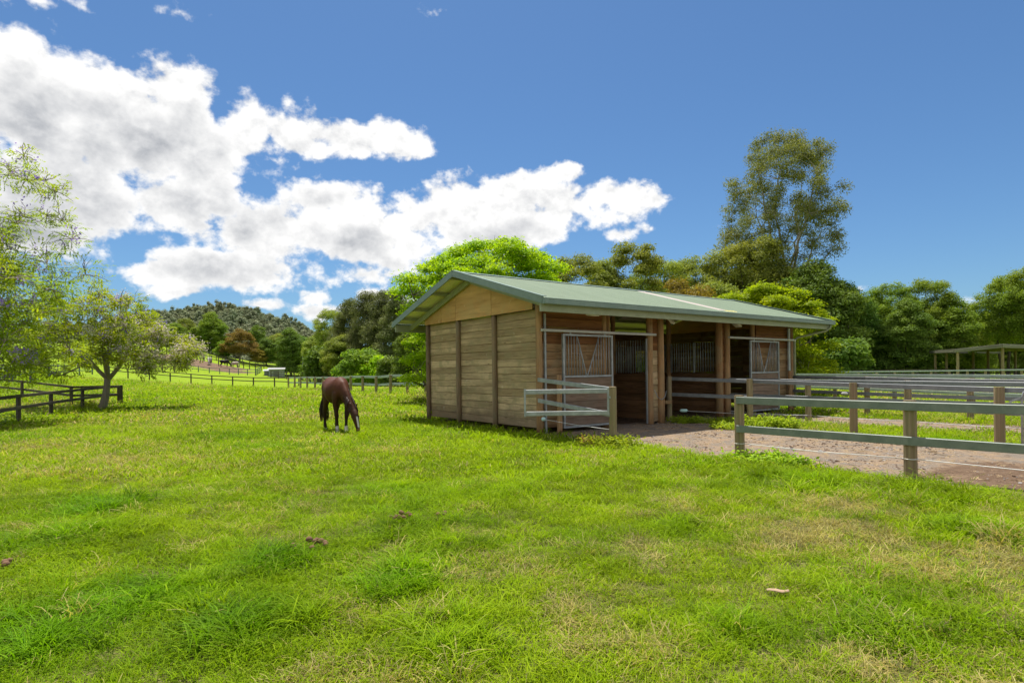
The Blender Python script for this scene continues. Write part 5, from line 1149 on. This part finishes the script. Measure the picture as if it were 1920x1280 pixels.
p = gpt(1458, 1123); m_ = MB(); rr = random.Random(8)
m_.add([(-.12 + .24 * i / 6, (-.05 + .10 * j / 2) * (1 - .35 * abs(i - 3) / 3) + rr.uniform(-.006, .006), .04 + .008 * math.sin(i * 1.1) - .01 * abs(j - 1) + rr.uniform(-.004, .004)) for i in range(7) for j in range(3)] , [(i * 3 + j, (i + 1) * 3 + j, (i + 1) * 3 + j + 1, i * 3 + j + 1) for i in range(6) for j in range(2)])
ob = m_.build('bark_flake', plain_mat('bark_flake_brown', (.40, .27, .17), .9), None, True); ob.location = p + Vector((0, 0, .03)); ob.rotation_euler = (0, 0, -.15); ob.scale = (.62, .6, .6); ob.modifiers.new('t', 'SOLIDIFY').thickness = .008; tag(ob, 'curled tan bark flake on the grass, lower right', 'bark')
def weed(label, pts, n, h, mat, seed, size=.035):
    rng = np.random.RandomState(seed); o = thing('weed_clump', label, 'weed', pts[0], 0, 'weeds by the yard'); base = np.array(pts[0]); st = MB(); P = []; N = []
    for k in range(n):
        t = rng.rand() * (len(pts) - 1); i = int(t); c = np.array(pts[i].lerp(pts[min(i + 1, len(pts) - 1)], t - i)) - base + np.append(rng.normal(size=2) * .16, 0)
        hh = h * rng.uniform(.5, 1.2); top = c + np.array([rng.normal() * .08, rng.normal() * .08, hh]); st.tube([c, (c + top) / 2, top], [.004, .003, .002], 4, caps=False)
        m = 16; q = rng.rand(m) ** .7; P.append(c + (top - c) * q[:, None] + rng.normal(size=(m, 3)) * .045); N.append(rng.normal(size=(m, 3)) * .5 + [0, 0, .8])
    V, F = leaf_quads(np.concatenate(P), np.concatenate(N), size, rng, .5); put('leaves', np_mesh('leaves', V, F, mat), o); st.build('stem', M['weed'], o); return o
weed('green weeds around the foot of the leaning gate post', [gpt(1105, 838), gpt(1150, 841), gpt(1175, 838)], 110, .2, M['weed'], 1)
weed('russet weed left of the leaning gate post', [gpt(1104, 838), gpt(1112, 836)], 26, .16, M['weed_red'], 2)
weed('tall green weeds behind the nearest fence end post', [gpt(1405, 800), gpt(1440, 803), gpt(1485, 806)], 150, .28, M['weed'], 3, .04)
weed('low weeds left of the nearest fence end post', [gpt(1350, 803), gpt(1378, 806)], 50, .14, M['weed'], 4)
weed('leafy weeds at the foot of the nearest fence end post', [gpt(1392, 862), gpt(1440, 868), gpt(1500, 874)], 110, .12, M['weed'], 5)
weed('grass-green weeds beside the middle stable posts', [gpt(1268, 792), gpt(1310, 793)], 80, .16, M['weed'], 6)
weed('dark weeds in the mesh fence by the jacaranda', [gpt(150, 768), gpt(170, 768)], 60, .35, M['weed'], 7, .05)
weed('green weeds inside the mesh fence at the left edge', [gpt(5, 790), gpt(30, 785)], 90, .3, M['weed'], 9, .05)

# ------------------------------------------------------------------ grass: clumps of bent blades scattered over the paddock
def clump_mesh(seed, n, spread, h, w, bend, lie=0.0):
    rng = np.random.RandomState(seed); V = []; F = []
    for k in range(n):
        a = rng.uniform(0, 6.28); b = rng.normal(size=2) * spread; hh = h * rng.uniform(.5, 1.25); ww = w * rng.uniform(.7, 1.2); d = np.array([math.cos(a), math.sin(a)]); s = np.array([-d[1], d[0]]); bd = bend * rng.uniform(.2, 1.6) * hh; l0 = lie * rng.rand() * hh
        base = len(V)
        for t, wt in ((0, .8), (.45, 1.0), (.8, .65)):
            c = b + d * (bd * t * t + l0 * t); z = hh * (t - .25 * bend * t * t) - .01
            V += [(*(c - s * ww * wt / 2), z), (*(c + s * ww * wt / 2), z)]
        c = b + d * (bd + l0); V.append((*c, hh * (1 - .35 * bend) - .01)); V.append((*(c + s * .0006), hh * (1 - .35 * bend) - .012))
        F += [(base, base + 1, base + 3, base + 2), (base + 2, base + 3, base + 5, base + 4), (base + 4, base + 5, base + 7, base + 6)]
    return np_mesh('grass_clump', np.array(V), np.array(F), M['grass'])
gc = bpy.data.collections.new('grass_clumps')
source(gc, [('clump_a', clump_mesh(1, 34, .055, .060, .0046, .8, .7)), ('clump_b', clump_mesh(2, 30, .06, .050, .0050, 1.0, 1.0)), ('clump_c', clump_mesh(3, 26, .05, .075, .0048, .7, .4)),
            ('clump_d', clump_mesh(4, 40, .05, .10, .0055, .8, .4)), ('clump_e', clump_mesh(5, 44, .06, .13, .0062, .8, .4)),
            ('clump_f', clump_mesh(6, 36, .16, .075, .011, .8, .6)), ('clump_g', clump_mesh(7, 36, .18, .085, .013, .8, .6)), ('clump_h', clump_mesh(8, 34, .42, .10, .032, .8, .6))])
rng = np.random.RandomState(12); PTS = []; IDX = []; SCL = []; DRY = []; LUSH = []
TUFT = [((gpt(px, py).x, gpt(px, py).y), r, s) for px, py, r, s in ((740, 1105, .33, 1.0), (520, 1065, .30, .9), (380, 1120, .45, .6), (150, 1010, .5, .6), (1280, 1000, .4, .5), (1330, 920, .8, .4), (1480, 905, .9, .5), (1700, 930, .9, .45), (1850, 1010, .6, .5), (230, 1130, .5, .8), (60, 1200, .4, .9), (450, 1180, .4, .8), (860, 1210, .4, .6), (1400, 1190, .35, .4), (650, 800, .01, 0), (930, 794, .3, .9), (1715, 890, .22, 1.2), (1230, 880, .6, .4), (1050, 900, .8, .3), (960, 930, .9, .3))]
BANDS = [(1.6, 3.2, 330), (3.2, 4.6, 350), (4.6, 6.5, 260), (6.5, 9, 165), (9, 13, 105), (13, 19, 55), (19, 28, 24), (28, 42, 10), (42, 62, 4)]
for y0, y1, den in BANDS:
    ym = (y0 + y1) / 2; xw = .98 * y1 + 3.5; nn = int((y1 - y0) * 2 * xw * den); x = rng.uniform(-xw, xw, nn); y = rng.uniform(y0, y1, nn)
    keep = np.abs(x) < .98 * y + 3.5; x, y = x[keep], y[keep]
    gr = gravel_at(x, y); dt = dirt_at(x, y); cover = fbm(x * 1.7 + 40, y * 1.7)
    pk = (1 - np.clip(gr * 1.25 - .02 + (fbm(x * 3, y * 3) - .5) * .8 * (gr > .02), 0, 1)) * (1 - np.clip(dt * 1.3 - .05, 0, 1)) * np.clip((cover - .25) * 4.5, .62, 1)
    u, v = uv_of(x, y); pk = np.where((u > .1) & (u < 12) & (v > -.05) & (v < 5.9), 0, pk)
    keep = rng.rand(len(x)) < pk; x, y, cover = x[keep], y[keep], cover[keep]; nn = len(x)
    patch = fbm(x * .55 + 9, y * .55 + 3); patch2 = fbm(x * .23 + 80, y * .23); fine = fbm(x * 2.6, y * 2.6 + 50)
    tuft = np.zeros(nn)
    for (tx, ty), r, s in TUFT: tuft = np.maximum(tuft, s * np.exp(-((x - tx) ** 2 + (y - ty) ** 2) / r ** 2))
    tuft = np.maximum(tuft, np.clip((patch - .60) * 2.5, 0, .4))
    dryness = np.clip(.17 + (.5 - patch2) * 1.4 + (.5 - fine) * 1.7 - tuft * .9 + np.clip((x - .5) / 6, 0, .24) * (y < 8), 0, 1)
    lush = np.clip(tuft * .9 + (patch - .5) * 1.2 + np.clip((-x - .5) / 8, 0, .25) * (y < 9), 0, 1)
    if y0 < 9: idx = np.where(rng.rand(nn) < np.clip(tuft * 1.1 - .12, 0, 1) * .75, rng.choice([3, 4], nn), rng.choice([0, 1, 2], nn)); sc = rng.uniform(.7, 1.25, nn) * (.8 + .45 * cover) * (1.0 if y0 < 4.6 else 1.15 if y0 < 6.5 else 1.35)
    elif y0 < 19: idx = np.where(rng.rand(nn) < np.clip(tuft - .2, 0, 1) * .5, 3, rng.choice([5, 6], nn)); sc = rng.uniform(.75, 1.25, nn) * (1.0 if y0 < 13 else 1.2)
    else: idx = np.full(nn, 7); sc = rng.uniform(.75, 1.25, nn) * (1.0 if y0 < 28 else 1.35)
    z = height(x, y) + (1 if True else 0) * np.clip(1 - (np.hypot(x - 2, y - 8) - 30) / 20, 0, 1) * ((fbm(x * .8, y * .8) - .5) * .06 * (1 - gravel_at(x, y)))
    PTS.append(np.stack([x, y, z], 1)); IDX.append(idx); SCL.append(np.stack([sc, sc, sc * (rng.uniform(.75, 1.2, nn) + .25 * tuft * (idx < 3))], 1)); DRY.append(dryness); LUSH.append(lush)
P = np.concatenate(PTS); nn = len(P); print('grass clumps', nn)
points_object('grass', P, np.stack([rng.normal(size=nn) * .1, rng.normal(size=nn) * .1, rng.uniform(0, 6.28, nn)], 1), np.concatenate(SCL), np.concatenate(IDX), gc, {'dry': np.clip(np.concatenate(DRY) + rng.normal(size=nn) * .2, 0, 1), 'lush': np.clip(np.concatenate(LUSH) + rng.normal(size=nn) * .12, 0, 1), 'tone': np.clip(.55 + rng.normal(size=nn) * .4 + (fbm(P[:, 0] * 1.1, P[:, 1] * 1.1) - .5) * .8, 0, 1)}, 'short bright green paddock grass with taller tufts and dry patches')

# ------------------------------------------------------------------ clods, stones and straw lying on the yard
def clod_mesh(seed, mat, flat):
    r = random.Random(seed); bm = bmesh.new(); bmesh.ops.create_icosphere(bm, subdivisions=1, radius=1)
    for v in bm.verts: v.co *= r.uniform(.7, 1.25); v.co.z *= flat
    me = bpy.data.meshes.new('clod'); bm.to_mesh(me); bm.free(); me.materials.append(mat); return me
cc_ = bpy.data.collections.new('yard_litter_sources'); m1 = plain_mat('dark_clod', (.11, .065, .038), .95, 0, .4, 3); m2 = plain_mat('gravel_stone', (.30, .27, .25), .9, 0, .3, 3); m3 = plain_mat('straw', (.46, .33, .18), .9, 0, .3, 3)
mb = MB()
for k in range(9): a = random.Random(k).uniform(0, 6.28); c = Vector((math.cos(k * 2.3), math.sin(k * 1.7), 0)) * .9; d = Vector((math.cos(a), math.sin(a), 0)) * 1.6; mb.bar(c - d, c + d, .16, .10)
source(cc_, [('clod_a', clod_mesh(1, m1, .5)), ('clod_b', clod_mesh(2, m1, .65)), ('clod_c', clod_mesh(3, m2, .6)), ('clod_d', clod_mesh(4, m2, .5)), ('clod_e', mb.mesh('straw', [m3]))])
rng = np.random.RandomState(5); n = 26000; u = rng.uniform(-.3, 10.5, n); v = rng.uniform(-16, .3, n); x, y = xy_of(u, v); gr = gravel_at(x, y); cl_ = fbm(x * 1.3 + 7, y * 1.3); keep = (rng.rand(n) < gr * np.clip((cl_ - .3) * 3, .12, 1)) & (y > 4) & (x < y + 3)
x, y, cl_ = x[keep], y[keep], cl_[keep]; n = len(x); idx = np.where(rng.rand(n) < np.clip((cl_ - .5) * 4, .06, .7), rng.choice([0, 1], n), rng.choice([2, 3, 4], n, p=[.25, .25, .5]))
sz = rng.lognormal(0, .45, n) * np.where(idx < 2, .014, np.where(idx == 4, .017, .010)); sz = np.minimum(sz, .05)
z = height(x, y) + (fbm(x * 5, y * 5) - .5) * .018
points_object('yard_litter', np.stack([x, y, z], 1), np.stack([rng.normal(size=n) * .2, rng.normal(size=n) * .2, rng.uniform(0, 6.28, n)], 1), np.stack([sz, sz * rng.uniform(.7, 1.3, n), sz], 1), idx, cc_, label='scattered dirt clods, stones and straw on the gravel yard')
